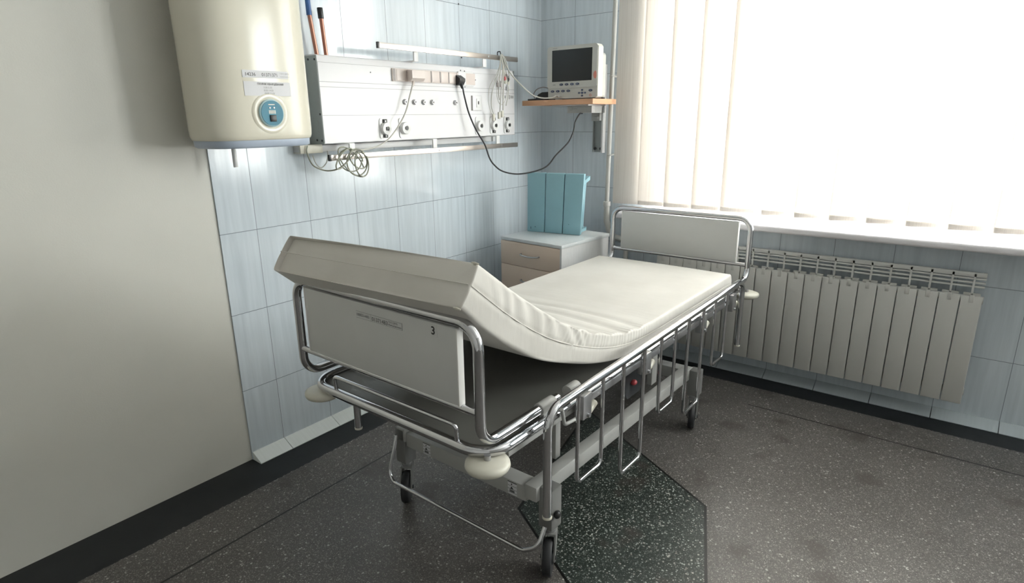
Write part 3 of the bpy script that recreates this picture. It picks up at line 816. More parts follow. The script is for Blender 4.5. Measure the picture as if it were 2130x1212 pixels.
MB().tube(spline([(0.056, -1.700, 1.275), (0.058, -1.702, 1.253), (0.058, -1.715, 1.223), (0.058, -1.742, 1.207), (0.058, -1.765, 1.225), (0.058, -1.778, 1.26)]), 0.0022, n=7).build('thin_lead', M['cable_white'], t, 60, world=True)
# ECG lead bundle on the upper rail
t = thing('patient_lead_bundle', 'bundle of white patient leads with clips hanging from the upper rail', 'cable bundle', (0.150, -0.60, 1.41))
HK = (0.152, -0.604, 1.727)
strands = [[HK, (0.155, -0.615, 1.638), (0.155, -0.631, 1.539), (0.152, -0.623, 1.494)],
           [HK, (0.16, -0.635, 1.64), (0.152, -0.660, 1.585), (0.150, -0.685, 1.525), (0.150, -0.691, 1.463), (0.145, -0.668, 1.419)],
           [(0.150, -0.594, 1.728), (0.156, -0.568, 1.652), (0.154, -0.553, 1.578), (0.152, -0.545, 1.528), (0.148, -0.560, 1.464)],
           [HK, (0.162, -0.588, 1.639), (0.156, -0.565, 1.603), (0.154, -0.540, 1.545)],
           [(0.156, -0.620, 1.637), (0.150, -0.643, 1.538), (0.147, -0.624, 1.484), (0.146, -0.594, 1.470), (0.148, -0.563, 1.500), (0.150, -0.548, 1.566)],
           [HK, (0.164, -0.604, 1.66), (0.158, -0.606, 1.60), (0.152, -0.612, 1.50), (0.150, -0.618, 1.43)],
           [(0.148, -0.598, 1.728), (0.160, -0.588, 1.68), (0.162, -0.598, 1.60), (0.152, -0.590, 1.50), (0.150, -0.590, 1.44)],
           [(0.150, -0.592, 1.729), (0.154, -0.567, 1.701), (0.152, -0.542, 1.656), (0.146, -0.520, 1.60)],
           [HK, (0.158, -0.625, 1.67), (0.152, -0.650, 1.62), (0.148, -0.700, 1.56), (0.146, -0.712, 1.49), (0.146, -0.69, 1.43), (0.145, -0.665, 1.41)]]
for i, s_ in enumerate(strands): MB().tube(spline(s_), (0.0032, 0.0024, 0.0030, 0.0032, 0.0018, 0.0036, 0.0034, 0.0030, 0.0016)[i], n=7).build('lead', M['cable_white'], t, 60, world=True)
for (y, z, mm) in ((-0.560, 1.618, 'tape'), (-0.548, 1.600, 'dark_metal'), (-0.575, 1.606, 'red'), (-0.572, 1.590, 'cream_plastic'), (-0.545, 1.585, 'cream_plastic'), (-0.615, 1.572, 'tape'), (-0.640, 1.572, 'tape'), (-0.560, 1.555, 'groove')):
    MB().box((0.150, y - 0.006, z - 0.011), (0.160, y + 0.006, z + 0.011), 0.002).cyl((0.155, y, z + 0.010), (0.155, y, z + 0.020), 0.003, n=8).build('electrode_clip', M[mm], t, world=True)
for (y, z) in ((-0.668, 1.415), (-0.618, 1.425), (-0.590, 1.432)):
    MB().box((0.140, y - 0.010, z - 0.030), (0.152, y + 0.006, z + 0.006), 0.003).build('clamp', M['cream_plastic'], t, world=True)
MB().tube([(0.128, -0.604, 1.722), (0.128, -0.604, 1.742), (0.148, -0.604, 1.742), (0.152, -0.604, 1.722)], 0.0028, fillet=0.006).build('hook', M['dark_metal'], t, world=True)
cable('monitor_lead', 'long white lead slanting from the upper rail to the patient monitor', 'cable',
      [(0.150, -0.600, 1.728), (0.160, -0.597, 1.712), (0.171, -0.586, 1.674), (0.182, -0.567, 1.638), (0.199, -0.538, 1.601), (0.218, -0.507, 1.569), (0.24, -0.47, 1.534), (0.258, -0.44, 1.514), (0.285, -0.394, 1.503), (0.313, -0.348, 1.506), (0.330, -0.326, 1.516), (0.345, -0.314, 1.518)], 0.0036, M['cable_white'])

# ================================================================ MONITOR SHELF
t = thing('monitor_shelf', 'beech edged shelf on a grey swivel arm holding the monitor in the corner', 'shelf', (0.43, -0.02, 1.19))
SX0, SX1, SY0, SY1, SZ0, SZ1 = 0.095, 0.568, -0.335, -0.06, 1.466, 1.494
MB().box((SX0, SY0, SZ0), (SX1, SY1, SZ1), 0.0015).build('shelf_board', M['beech'], t, world=True)
MB().box((0.28, -0.300, 1.459), (0.52, -0.10, 1.466), 0.001).build('mounting_plate', M['bracket_metal'], t, world=True)
ar = MB().box((0.338, -0.225, 1.420), (0.500, -0.190, 1.4595), 0.002).box((0.452, -0.20, 1.42), (0.486, -0.045, 1.459), 0.002).build('swivel_arm', M['pale_paint'], t, world=True)
mb = MB()
mb.box((0.356, -0.2256, 1.436), (0.358, -0.224, 1.450)).box((0.356, -0.2256, 1.436), (0.364, -0.224, 1.438)).box((0.368, -0.2256, 1.436), (0.370, -0.224, 1.450)).box((0.368, -0.2256, 1.448), (0.376, -0.224, 1.450)).box((0.374, -0.2256, 1.438), (0.376, -0.224, 1.448))
mb.box((0.380, -0.2256, 1.442), (0.405, -0.224, 1.4445))
mb.build('maker_mark', M['ink_grey'], ar, world=True)
ch = MB().box((0.396, -0.010, 1.192), (0.462, -0.002, 1.686), 0.0005).box((0.396, -0.026, 1.192), (0.401, -0.002, 1.686), 0.0005).build('wall_channel', M['panel_side'], t, world=True)
MB().box((0.459, -0.036, 1.188), (0.470, -0.002, 1.690), 0.001).build('channel_edge', M['white_plastic'], ch, world=True)
mb = MB()
for x in (0.409, 0.448): mb.cyl((x, -0.010, 1.212), (x, -0.018, 1.212), 0.009, n=6)
mb.build_each('bolt', M['dark_metal'], ch, world=True)
MB().box((0.404, -0.060, 1.374), (0.458, -0.010, 1.425), 0.003).box((0.43, -0.075, 1.385), (0.452, -0.058, 1.400), 0.002).build('slide_block', M['pale_paint'], t, world=True)

# ================================================================ PATIENT MONITOR
t = thing('patient_monitor', 'pale grey patient monitor with dark screen standing on the corner shelf', 'monitor', (0.41, -0.27, SZ1))
MY = -0.305
def rr_rect(x0, x1, z0, z1, r, n=5):
    pts = []
    for cx_, cz_, a0 in ((x1 - r, z1 - r, 0), (x0 + r, z1 - r, 90), (x0 + r, z0 + r, 180), (x1 - r, z0 + r, 270)):
        for k in range(n + 1):
            a = math.radians(a0 + 90 * k / n); pts.append((cx_ + r * math.cos(a), cz_ + r * math.sin(a)))
    return pts
MX0, MX1 = 0.252, 0.572
bz = 1.556
MB().prism(rr_rect(MX0, MX1, bz, 1.776, 0.014), MY, MY + 0.052, lambda a, b, h: (a, h, b)).build('display_housing', M['mon_body'], t, 30, world=True)
MB().prism(rr_rect(MX0 + 0.002, MX1 - 0.002, SZ1 + 0.006, bz + 0.004, 0.006), MY + 0.006, MY + 0.054, lambda a, b, h: (a, h, b)).build('control_panel', M['mon_body'], t, 30, world=True)
MB().prism(rr_rect(MX0 + 0.02, MX1 - 0.03, SZ1 + 0.006, 1.74, 0.02), MY + 0.05, MY + 0.15, lambda a, b, h: (a, h, b)).build('rear_case', M['mon_body'], t, 30, world=True)
MB().prism([(MX1 - 0.0005, SZ1 + 0.010), (MX1 + 0.005, SZ1 + 0.012), (MX1 + 0.005, 1.760), (MX1 - 0.006, 1.774), (MX1 - 0.0005, 1.76)], MY + 0.004, MY + 0.055, lambda a, b, h: (a, h, b)).build('side_trim', M['mon_side'], t, 30, world=True)
mb = MB()
for x in (MX0 + 0.03, MX1 - 0.03):
    for y in (MY + 0.02, MY + 0.13): mb.cyl((x, y, SZ1), (x, y, SZ1 + 0.008), 0.010, n=12)
mb.build_each('foot', M['rubber'], t, world=True)
sc_ = MB().box((0.282, MY - 0.0012, 1.588), (0.543, MY + 0.004, 1.758), 0.001).build('screen_frame', M['mon_side'], t, world=True)
MB().box((0.2845, MY - 0.002, 1.590), (0.5415, MY + 0.004, 1.7565), 0.0005).build('screen', M['screen'], t, world=True)
def ellbtn(mb, x, z, y, a=0.0115, b=0.0062):
    mb.prism([(x + a * math.cos(2 * PI * k / 16), z + b * math.sin(2 * PI * k / 16)) for k in range(16)], y - 0.003, y + 0.001, lambda p, q, h: (p, h, q))
mb_y = MY + 0.006
for x, z, y in ((0.347, 1.5745, MY), (0.382, 1.5745, MY), (0.417, 1.5745, MY), (0.452, 1.5745, MY), (0.285, 1.540, mb_y), (0.320, 1.540, mb_y), (0.355, 1.540, mb_y), (0.390, 1.540, mb_y), (0.532, 1.538, mb_y)):
    mb = MB(); ellbtn(mb, x, z, y); b_ = mb.build('button', M['btn'], t, 30, world=True)
    mb = MB(); ellbtn(mb, x, z, y - 0.0024, 0.004, 0.0018); mb.build('symbol', M['ink_grey'], b_, 30, world=True)
mb = MB(); ellbtn(mb, 0.479, 1.5265, mb_y, 0.0075, 0.006)
for dx_, dz_ in ((0.019, 0), (-0.019, 0), (0, 0.015), (0, -0.015)): ellbtn(mb, 0.479 + dx_, 1.5265 + dz_, mb_y, 0.006, 0.005)
mb.build('arrow_keys', M['btn'], t, 30, world=True)
MB().tube([(0.532 + 0.006 * math.cos(a * PI / 6), mb_y - 0.001, 1.513 + 0.006 * math.sin(a * PI / 6)) for a in range(12)], 0.0012, n=6, closed=True).build('power_ring', M['salmon'], t, world=True)
for x, r, mm in ((0.287, 0.010, 'black'), (0.318, 0.007, 'mon_side'), (0.354, 0.011, 'ink_grey'), (0.392, 0.007, 'ink_grey'), (0.430, 0.0075, 'black')):
    MB().lathe([(r, 0.0), (r, 0.006), (r * 0.7, 0.007), (r * 0.6, 0.004)], (x, mb_y + 0.002, 1.513), 'Y', 20).build('connector', M[mm], t, world=True)
bpy.context.view_layer.update()
MB().cyl((0.320, mb_y - 0.028, 1.515), (0.320, mb_y + 0.002, 1.513), 0.005).cyl((0.340, mb_y - 0.022, 1.511), (0.338, mb_y + 0.002, 1.512), 0.004).build_each('lead_plug', M['white_plastic'], t, world=True)
mb = MB()
for k in range(6): mb.box((0.288 + k * 0.0052, MY - 0.0006, 1.764), (0.2918 + k * 0.0052, MY + 0.001, 1.768))
for k in range(3): mb.box((0.290 + k * 0.006, MY - 0.0006, 1.572), (0.2945 + k * 0.006, MY + 0.001, 1.577))
mb.build('maker_mark', M['ink_grey'], t, world=True)
MB().prism([(0.563 + 0.0125 * math.cos(a * PI / 12 ) * (1 if math.cos(a * PI / 12) < 0 else 0.6), 1.617 + 0.020 * math.sin(a * PI / 12)) for a in range(24)], MY - 0.0008, MY + 0.001, lambda p, q, h: (p, h, q)).build('round_sticker', M['salmon'], t, world=True)

# black cuff pouch on the shelf
t = thing('blood_pressure_cuff', 'folded black blood pressure cuff with grey hose left of the monitor', 'cuff', (0.19, -0.26, SZ1))
MB().prism([(0.158, SZ1 + 0.010), (0.243, SZ1 + 0.006), (0.243, SZ1 + 0.046), (0.205, SZ1 + 0.045), (0.178, SZ1 + 0.034)], -0.29, -0.21, lambda a, b, h: (a, h, b)).build('folded_cuff', M['rubber'], t, world=True)
MB().box((0.120, -0.315, SZ1), (0.240, -0.20, SZ1 + 0.010), 0.003).build('flap', M['black'], t, world=True)
MB().tube(spline([(0.140, -0.27, SZ1 + 0.012), (0.132, -0.27, SZ1 + 0.035), (0.150, -0.265, SZ1 + 0.062), (0.190, -0.26, SZ1 + 0.074), (0.230, -0.255, SZ1 + 0.066), (0.248, -0.25, SZ1 + 0.058)]), 0.0028, n=8).build('hose', M['tape'], t, 60, world=True)

# ================================================================ BEDSIDE CABINET
CR = math.radians(-5.0)
CORG = (0.172, -0.660, 0.0)
t = thing('bedside_cabinet', 'beige fronted bedside cabinet with bleached wood top in the room corner', 'cabinet', CORG, CR)
CW, CD, CH = 0.440, 0.450, 0.750
MB().box((0.004, 0.016, 0.06), (CW - 0.004, CD, CH - 0.018)).build('body', M['ash_side'], t)
MB().box((0.0, 0.0, CH - 0.018), (CW, CD + 0.004, CH), 0.0015).build('top', M['ash_top'], t)
MB().box((0.03, 0.04, 0.0), (CW - 0.03, CD - 0.02, 0.062)).build('plinth', M['tape'], t)
zt = CH - 0.021
for k, h in enumerate((0.133, 0.160, 0.160, 0.190)):
    d = MB().box((0.003, 0.000, zt - h), (CW - 0.012, 0.016, zt), 0.001).build('drawer', M['beige_front'], t)
    zh = zt - h * 0.46
    MB().tube([(0.158, 0.0, zh), (0.160, -0.016, zh - 0.001), (0.190, -0.022, zh - 0.004), (0.222, -0.024, zh - 0.005), (0.254, -0.022, zh - 0.004), (0.284, -0.016, zh - 0.001), (0.286, 0.0, zh)], 0.0045, fillet=0.01).build('handle', M['bracket_metal'], d)
    zt -= h + 0.003
MB().box((CW - 0.012, 0.0005, 0.062), (CW, 0.016, CH - 0.018)).build('side_edge', M['ash_side'], t)

# ================================================================ BLUE STOOL
SR = math.atan2(0.055, 0.333)
t = thing('step_stool', 'small blue painted wooden stool lying on its side on the bedside cabinet', 'stool', (0.212, -0.455, CH), SR)
SWD = 0.338; SHT = 0.350; TL = math.atan2(0.045, SHT)
def lean(x, y, z):   # seat leans a little towards the room at its top
    k = z / SHT
    return (x * (1 + 0.035 * k) + 0.022 * k, y * math.cos(TL) - z * math.sin(TL) * 0.9, z * math.cos(TL) + y * math.sin(TL))
pw = SWD / 3
for k in range(3):
    mb = MB(); mb.box((k * pw + 0.0022, 0.0, 0.001), ((k + 1) * pw - 0.0022, 0.024, SHT), 0.003)
    for v in mb.bm.verts: v.co = lean(*v.co)
    mb.build('seat_plank', M['blue_paint'], t)
mb = MB(); mb.box((0.004, 0.008, 0.006), (SWD - 0.004, 0.028, SHT - 0.006))  # dark sheet added behind the planks as painted shade in their gaps
for v in mb.bm.verts: v.co = lean(*v.co)
mb.build('gap_shade_sheet', M['gap_shade_chip'], t)
def leanbox(*bx):
    mb = MB()
    for lo, hi, bv in bx: mb.box(lo, hi, bv)
    for v in mb.bm.verts: v.co = lean(*v.co)
    return mb
for z in (0.012, SHT - 0.060):
    mb = MB()
    for prof in ([(0.03, 0.0), (SWD - 0.003, 0.0), (SWD - 0.002, 0.020), (SWD + 0.004, 0.058), (SWD - 0.016, 0.058), (SWD - 0.040, 0.026), (0.08, 0.026), (0.050, 0.058), (0.02, 0.058)],):
        mb.prism(prof, z, z + 0.022, lambda a, b, h: (a, 0.024 + b, h + (0.012 if z > 0.1 else -0.004) * b / 0.058))
    for v in mb.bm.verts: v.co = lean(*v.co)
    mb.build('leg_frame', M['blue_paint'], t)
leanbox(((0.012, 0.03, 0.034), (0.030, 0.055, SHT - 0.05), 0.002), ((SWD - 0.022, 0.03, 0.034), (SWD - 0.004, 0.050, SHT - 0.05), 0.002)).build_each('batten', M['blue_paint'], t)
mb = leanbox(((0.052, -0.0012, 0.030), (0.056, 0.002, 0.035), 0), ((0.024, -0.0012, 0.018), (0.027, 0.002, 0.032), 0), ((0.262, -0.0012, 0.060), (0.265, 0.002, 0.063), 0))
mb.build_each('paint_chip', M['gap_shade_chip'], t)

# ================================================================ HOSPITAL BED
BR = -math.atan(0.018)
bed = thing('hospital_bed', 'chrome framed hospital bed with grey end boards and lowered side rails', 'bed', (1.055, -2.0, 0.0), BR)
CH_ = M['chrome']
# local axes: x across (positive towards the room), y along (positive towards the window), z up
FZ = 0.575
fr = MB().tube([(-0.399, -0.292, FZ), (0.364, -0.292, FZ), (0.364, 1.665, FZ), (-0.399, 1.665, FZ)], 0.0155, n=16, fillet=0.085, closed=True, seg=10).build('frame_tube', CH_, bed, 60)
MB().box((-0.381, -0.262, 0.556), (0.345, 1.64, 0.5725), 0.004).build('deck', M['deck'], bed)
mb = MB()
for p in ((0.285, -0.215), (-0.245, -0.215)): mb.cyl((p[0], p[1], 0.5715), (p[0], p[1], 0.5732), 0.011 if p[0] > 0 else 0.007, n=16)
mb.build_each('deck_hole', M['black'], bed)
MB().tube([(-0.262, -0.292, 0.585), (-0.262, -0.296, 0.633), (0.258, -0.296, 0.635), (0.258, -0.292, 0.585)], 0.0062, fillet=0.014).build('mattress_stop', CH_, bed, 60)
for x in (-0.372, 0.348):
    MB().box((x - 0.004, -0.20, 0.530), (x + 0.008, 1.60, 0.562), 0.002).build('side_profile', M['pale_paint'], bed)

def end_board(y, s, sh, zt, zc, lettering):
    """s=+1: prongs run towards +y (near board), -1 the far one"""
    xr, xl = 0.356 + sh, -0.396 + sh
    z0 = 0.614
    L = 0.34
    a = MB()
    a.tube([(xr, y + s * L, z0), (xr, y, z0), (xr, y, zt), (xl, y, zt), (xl, y, z0), (xl, y + s * L, z0)], 0.0138, n=16, fillet=[0, 0.058, 0.062, 0.062, 0.058, 0], seg=10)
    o = a.build('board_frame', CH_, bed, 60); tag(o)
    MB().tube([(xl, y, zc), (xr, y, zc)], 0.0105, n=14).build('cross_bar', CH_, o, 60)
    for x in (xl, xr):
        for dy in ((0.155, 0.225), (0.30, 0.355)) if s > 0 else ((0.10, 0.15),):
            q = sorted((y + s * dy[0] * 1.0 + (0.09 if s > 0 else 0), y + s * dy[1] + (0.09 if s > 0 else 0)))
            MB().cyl((x, q[0], z0), (x, q[1], z0), 0.0185, n=20, bevel=0.002).box((x - 0.008, q[0] + 0.015, FZ - 0.005), (x + 0.008, q[1] - 0.015, z0), 0.002).build('sleeve', M['pale_paint'], o)
    px0, px1 = xl + 0.062, xr - 0.056
    pn = MB().box((px0, y - 0.012, zc + 0.008), (px1 - 0.004, y + 0.008, zt - 0.016), 0.002).build('panel', M['board'], bed)
    MB().box((px1 - 0.004, y - 0.013, zc + 0.007), (px1, y + 0.009, zt - 0.015), 0.001).box((px0 - 0.003, y - 0.013, zc + 0.007), (px0, y + 0.009, zt - 0.015), 0.001).build_each('panel_edge', M['board_edge'], pn)
    if lettering:
        yy = y - 0.0122
        lb = MB().box((-0.086, yy - 0.0003, 0.8700), (0.104, yy + 0.0004, 0.8895)).build('label_strip', M['clear_label'], pn)
        m2 = MB()
        for lo, hi in (((-0.086, 0.8890), (0.104, 0.8896)), ((-0.086, 0.8699), (0.104, 0.8705)), ((0.1030, 0.8700), (0.1042, 0.8895)), ((-0.022, 0.8700), (-0.0212, 0.8895))):
            m2.box((lo[0], yy - 0.0006, lo[1]), (hi[0], yy + 0.0002, hi[1]))
        m2.build('label_border', M['ink_grey'], lb)
        put = lambda x0, zz: (lambda a_, b_: (x0 + a_, yy - 0.0009, zz + b_))
        text_part('printed_number', '100023-4483', put(-0.084, 0.8765), 0.0105, M['ink_grey'], lb, world=False, bold=0.0004)
        text_part('printed_number', '01371483', put(-0.018, 0.8730), 0.0165, M['ink'], lb, world=False)
        text_part('small_print', 'ГБУЗ ДРКБ', put(0.050, 0.8815), 0.0068, M['ink'], lb, world=False)
        text_part('small_print', 'Функциональная', put(0.050, 0.8740), 0.0062, M['ink'], lb, world=False)
        st = MB().box((0.209, yy - 0.0003, 0.880), (0.232, yy + 0.0004, 0.912)).build('number_sticker', M['clear_label'], pn)
        text_part('bed_number', '3', put(0.2115, 0.8850), 0.030, M['ink'], st, world=False, bold=0.0006)
    return o
end_board(-0.310, 1, 0.0, 0.931, 0.703, True)
end_board(1.690, -1, 0.010, 0.912, 0.684, False)

def bumper(x, y):
    c = Vector((x, y, 0))
    b = MB().lathe([(0.0, 0.532), (0.046, 0.533), (0.056, 0.538), (0.0595, 0.546), (0.058, 0.555), (0.046, 0.560), (0.0, 0.561)], (x, y, 0), 'Z', 40).build('bumper', M['cream_plastic'], bed, 60)
    MB().cyl((x, y, 0.556), (x, y, 0.574), 0.009).build('bumper_bolt', M['bracket_metal'], b)
for x, y in ((0.350, -0.280), (-0.352, -0.280), (0.385, 1.650), (-0.352, 1.650)): bumper(x, y)

# chassis
def cz(y): return -0.018 * (y - 0.05)      # the undercarriage drops slightly towards the window
mb = MB()
for x in (-0.325, 0.285):
    x0, x1 = (x - 0.004, x + 0.021)
    o = MB()
    vs_ = []
    for yy in (0.0, 1.20):
        for (dx_, dz_) in ((0, 0), (0.046 if x < 0 else -0.046, 0)): pass
    y0_, y1_ = 0.0, 1.24
    xa, xb = (0.256, 0.302) if x > 0 else (-0.342, -0.296)
    pts = []
    for yy in (y0_, y1_):
        zt_, zb_ = 0.302 + cz(yy), 0.250 + cz(yy)
        pts.append([o.bm.verts.new(q) for q in ((xa, yy, zb_), (xb, yy, zb_), (xb, yy, zt_), (xa, yy, zt_))])
    A, B = pts
    for k in range(4): o.bm.faces.new((A[k], A[(k + 1) % 4], B[(k + 1) % 4], B[k]))
    o.bm.faces.new(A); o.bm.faces.new(B)
    bmesh.ops.bevel(o.bm, geom=list(o.bm.edges), offset=0.004, segments=2, profile=0.5, affect='EDGES')
    o.build('side_beam', M['pale_paint'], bed)
for y in (0.012, 1.215):
    dz_ = cz(y)
    cb_ = MB().box((-0.298, y - 0.006, 0.232 + dz_), (0.258, y + 0.055, 0.288 + dz_), 0.004).build('cross_beam', M['pale_paint'], bed)
    if y < 0.5:
        for xx in (-0.205, 0.185):
            lb = MB().box((xx, y - 0.0066, 0.238 + dz_), (xx + 0.036, y - 0.0052, 0.282 + dz_)).build('load_label', M['paper'], cb_)
            m2 = MB()
            m2.box((xx, y - 0.0072, 0.2805 + dz_), (xx + 0.036, y - 0.006, 0.2825 + dz_))
            for q in range(3): m2.box((xx, y - 0.0072, 0.268 - q * 0.012 + dz_), (xx + 0.036, y - 0.006, 0.2688 - q * 0.012 + dz_))
            m2.cyl((xx + 0.016, y - 0.0074, 0.2745 + dz_), (xx + 0.016, y - 0.006, 0.2745 + dz_), 0.0025, n=8)
            m2.prism([(xx + 0.010, 0.258), (xx + 0.022, 0.258), (xx + 0.016, 0.266)], y - 0.0074, y - 0.006, lambda a_, b_, h: (a_, h, b_ + dz_))
            for q in range(5): m2.box((xx + 0.008 + q * 0.004, y - 0.0074, 0.246 + dz_), (xx + 0.0105 + q * 0.004, y - 0.006, 0.2535 + dz_))
            m2.build('pictogram', M['ink'], lb)

def caster(x, y, ang):
    """post, swivel fork and wheel; ang turns the fork"""
    dz_ = cz(y)
    out = 1 if x > 0 else -1
    p = MB().box((x - 0.026, y - 0.028, 0.155), (x + 0.026, y + 0.028, 0.300 + dz_), 0.005).build('corner_post', M['grey_paint'], bed)
    R = Matrix.Rotation(ang, 4, 'Z')
    T = Matrix.Translation((x, y, 0)) @ R
    def tr(mb): bmesh.ops.transform(mb.bm, matrix=T, verts=mb.bm.verts); return mb
    c = tr(MB().cyl((0, 0, 0.138), (0, 0, 0.157), 0.021, n=24, bevel=0.003)).build('caster', M['bracket_metal'], bed)
    f = MB()
    for sx in (-1, 1):
        f.prism([(0.025, 0.138), (-0.022, 0.138), (-0.052, 0.060), (-0.040, 0.048), (-0.018, 0.052), (0.027, 0.110)], sx * 0.0195 - 0.0025, sx * 0.0195 + 0.0025, lambda a_, b_, h: (h, a_, b_))
    f.box((-0.022, -0.024, 0.131), (0.022, 0.026, 0.139), 0.002)
    tr(f).build('fork', M['grey_paint'], c)
    wy, wz, wr = -0.032, 0.0605, 0.0605
    w = MB().lathe([(0.020, -0.013), (0.040, -0.013), (0.056, -0.0135), (wr - 0.001, -0.009), (wr, 0.0), (wr - 0.001, 0.009), (0.056, 0.0135), (0.040, 0.013), (0.020, 0.013)], (0, wy, wz), 'X', 40)
    tr(w).build('wheel', M['rubber'], c, 50)
    tr(MB().cyl((-0.016, wy, wz), (0.016, wy, wz), 0.022, n=24, bevel=0.002).cyl((-0.026, wy, wz), (0.026, wy, wz), 0.007, n=12)).build('hub', M['dark_metal'], c)
    tr(MB().prism([(0.020, 0.150), (0.052, 0.128), (0.056, 0.120), (0.022, 0.134)], -0.014, 0.014, lambda a_, b_, h: (h, a_, b_))).build('brake_pedal', M['pale_paint'], c)
caster(0.322, 0.046, math.radians(27))
caster(-0.326, 0.028, math.radians(38))
caster(0.320, 1.225, math.radians(17))
caster(-0.326, 1.225, math.radians(25))
# knob on the near post
k_ = MB().ball((0.357, 0.035, 0.215), 0.0135, (0.8, 1, 1)).cyl((0.345, 0.035, 0.215), (0.355, 0.035, 0.215), 0.007).build('clamp_knob', M['black'], bed, 60)
MB().tube([(-0.318, -0.02, 0.285), (-0.318, -0.035, 0.235), (-0.322, -0.062, 0.150), (-0.300, -0.066, 0.120), (0.300, -0.066, 0.120), (0.350, -0.060, 0.150), (0.352, -0.025, 0.205)], 0.0072, fillet=[0, 0.05, 0.045, 0.045, 0.05, 0.05, 0], n=12).build('foot_guard', CH_, bed, 60)

# lift linkage and crank under the deck
mb = MB()
mb.box((0.215, 0.935, 0.282), (0.238, 0.985, 0.558), 0.003)
mb.box((-0.300, 0.935, 0.282), (-0.277, 0.985, 0.558), 0.003)
mb.box((0.215, 0.20, 0.282), (0.238, 0.23, 0.558), 0.003).box((-0.300, 0.20, 0.282), (-0.277, 0.23, 0.558), 0.003)
mb.build_each('upright', M['pale_paint'], bed)
MB().tube([(0.13, 0.50, 0.555), (0.13, 0.42, 0.440), (-0.20, 0.40, 0.430), (-0.20, 0.50, 0.555)], 0.007, fillet=0.02).tube([(0.20, 0.30, 0.545), (0.20, 0.62, 0.430), (0.20, 1.00, 0.520)], 0.006).build('lift_linkage', M['dark_metal'], bed, 60)
MB().cyl((0.10, 0.18, 0.500), (0.10, 0.72, 0.470), 0.013).cyl((0.10, 0.72, 0.470), (0.10, 1.05, 0.455), 0.008).build('crank_shaft', M['grey_paint'], bed)
MB().prism([(0.47, 0.545), (0.60, 0.545), (0.645, 0.50), (0.625, 0.405), (0.53, 0.405), (0.485, 0.455)], 0.325, 0.331, lambda a_, b_, h: (h, a_, b_)).build('release_plate', M['dark_metal'], bed)
rk = MB().ball((0.336, 0.562, 0.462), 0.0125, (1.0, 1.2, 0.85)).cyl((0.325, 0.562, 0.464), (0.336, 0.562, 0.464), 0.006).build('release_knob', M['red'], bed, 60)
MB().cyl((0.20, 0.63, 0.455), (0.20, 0.80, 0.455), 0.017).build('gas_strut', M['dark_metal'], bed)

# lowered side rails
GATE = [(-1, 'left'), (1, 'right')]
def side_rail(s):
    X = 0.412 if s > 0 else -0.432
    def gz(y): return 0.0150 * y
    zt_ = 0.640 if s > 0 else 0.600
    top = MB().tube([(X, -0.100, 0.315), (X, -0.100, zt_), (X, 1.490, zt_ + 0.018), (X, 1.490, 0.336)], 0.0128, n=16, fillet=[0, 0.058, 0.058, 0], seg=10).build('side_rail', CH_, bed, 60)
    for y in (-0.100, 1.490):
        MB().cyl((X, y, 0.309 + gz(y)), (X, y, 0.317 + gz(y)), 0.0142, n=20, bevel=0.002).build('tube_plug', M['cream_plastic'], top)
    for (ya, yb, zb, r) in ((0.055, 0.198, 0.338, 0.0062), (0.330, 0.478, 0.226, 0.0068), (0.612, 0.738, 0.340, 0.0062), (0.862, 1.012, 0.230, 0.0068), (1.146, 1.285, 0.345, 0.0062)):
        z1 = zt_ + gz(ya) - 0.006
        MB().tube([(X, ya, z1), (X, ya, zb), (X, yb, zb), (X, yb, z1)], r, n=12, fillet=[0, 0.022, 0.022, 0], seg=6).build('rail_loop', CH_, top, 60)
    # lower support bar and hinge brackets behind the rail
    xi = X - s * 0.034
    MB().tube([(xi, 0.06, 0.585), (xi, 1.44, 0.600)], 0.0085, n=12).build('support_bar', CH_, top, 60)
    MB().box((X - s * 0.030 - 0.003, 0.10, 0.556), (X - s * 0.030 + 0.003, 1.42, 0.580), 0.001).build('bearer_strip', M['bracket_metal'], top)
    for y in (0.135, 0.545, 1.075, 1.44):
        q = MB()
        q.box((min(X - s * 0.045, X - s * 0.012), y - 0.030, 0.520), (max(X - s * 0.045, X - s * 0.012), y + 0.020, 0.600), 0.004)
        q.cyl((X - s * 0.048, y - 0.004, 0.530), (X - s * 0.004, y - 0.004, 0.530), 0.006, n=12)
        hb = q.build('hinge_bracket', M['bracket_metal'], top)
        MB().cyl((X - s * 0.030, y + 0.006, 0.520), (X - s * 0.028, y + 0.062, 0.545), 0.0145, 0.012, n=18, bevel=0.003).build('cream_clip', M['cream_plastic'], hb)
    MB().tube([(X - s * 0.02, 0.00, 0.600), (X - s * 0.03, 0.03, 0.535), (X - s * 0.03, 0.10, 0.528), (X - s * 0.03, 0.125, 0.56)], 0.0055, fillet=0.02).build('link_arm', M['pale_paint'], top, 60)
    return top
for s, _n in GATE: side_rail(s)

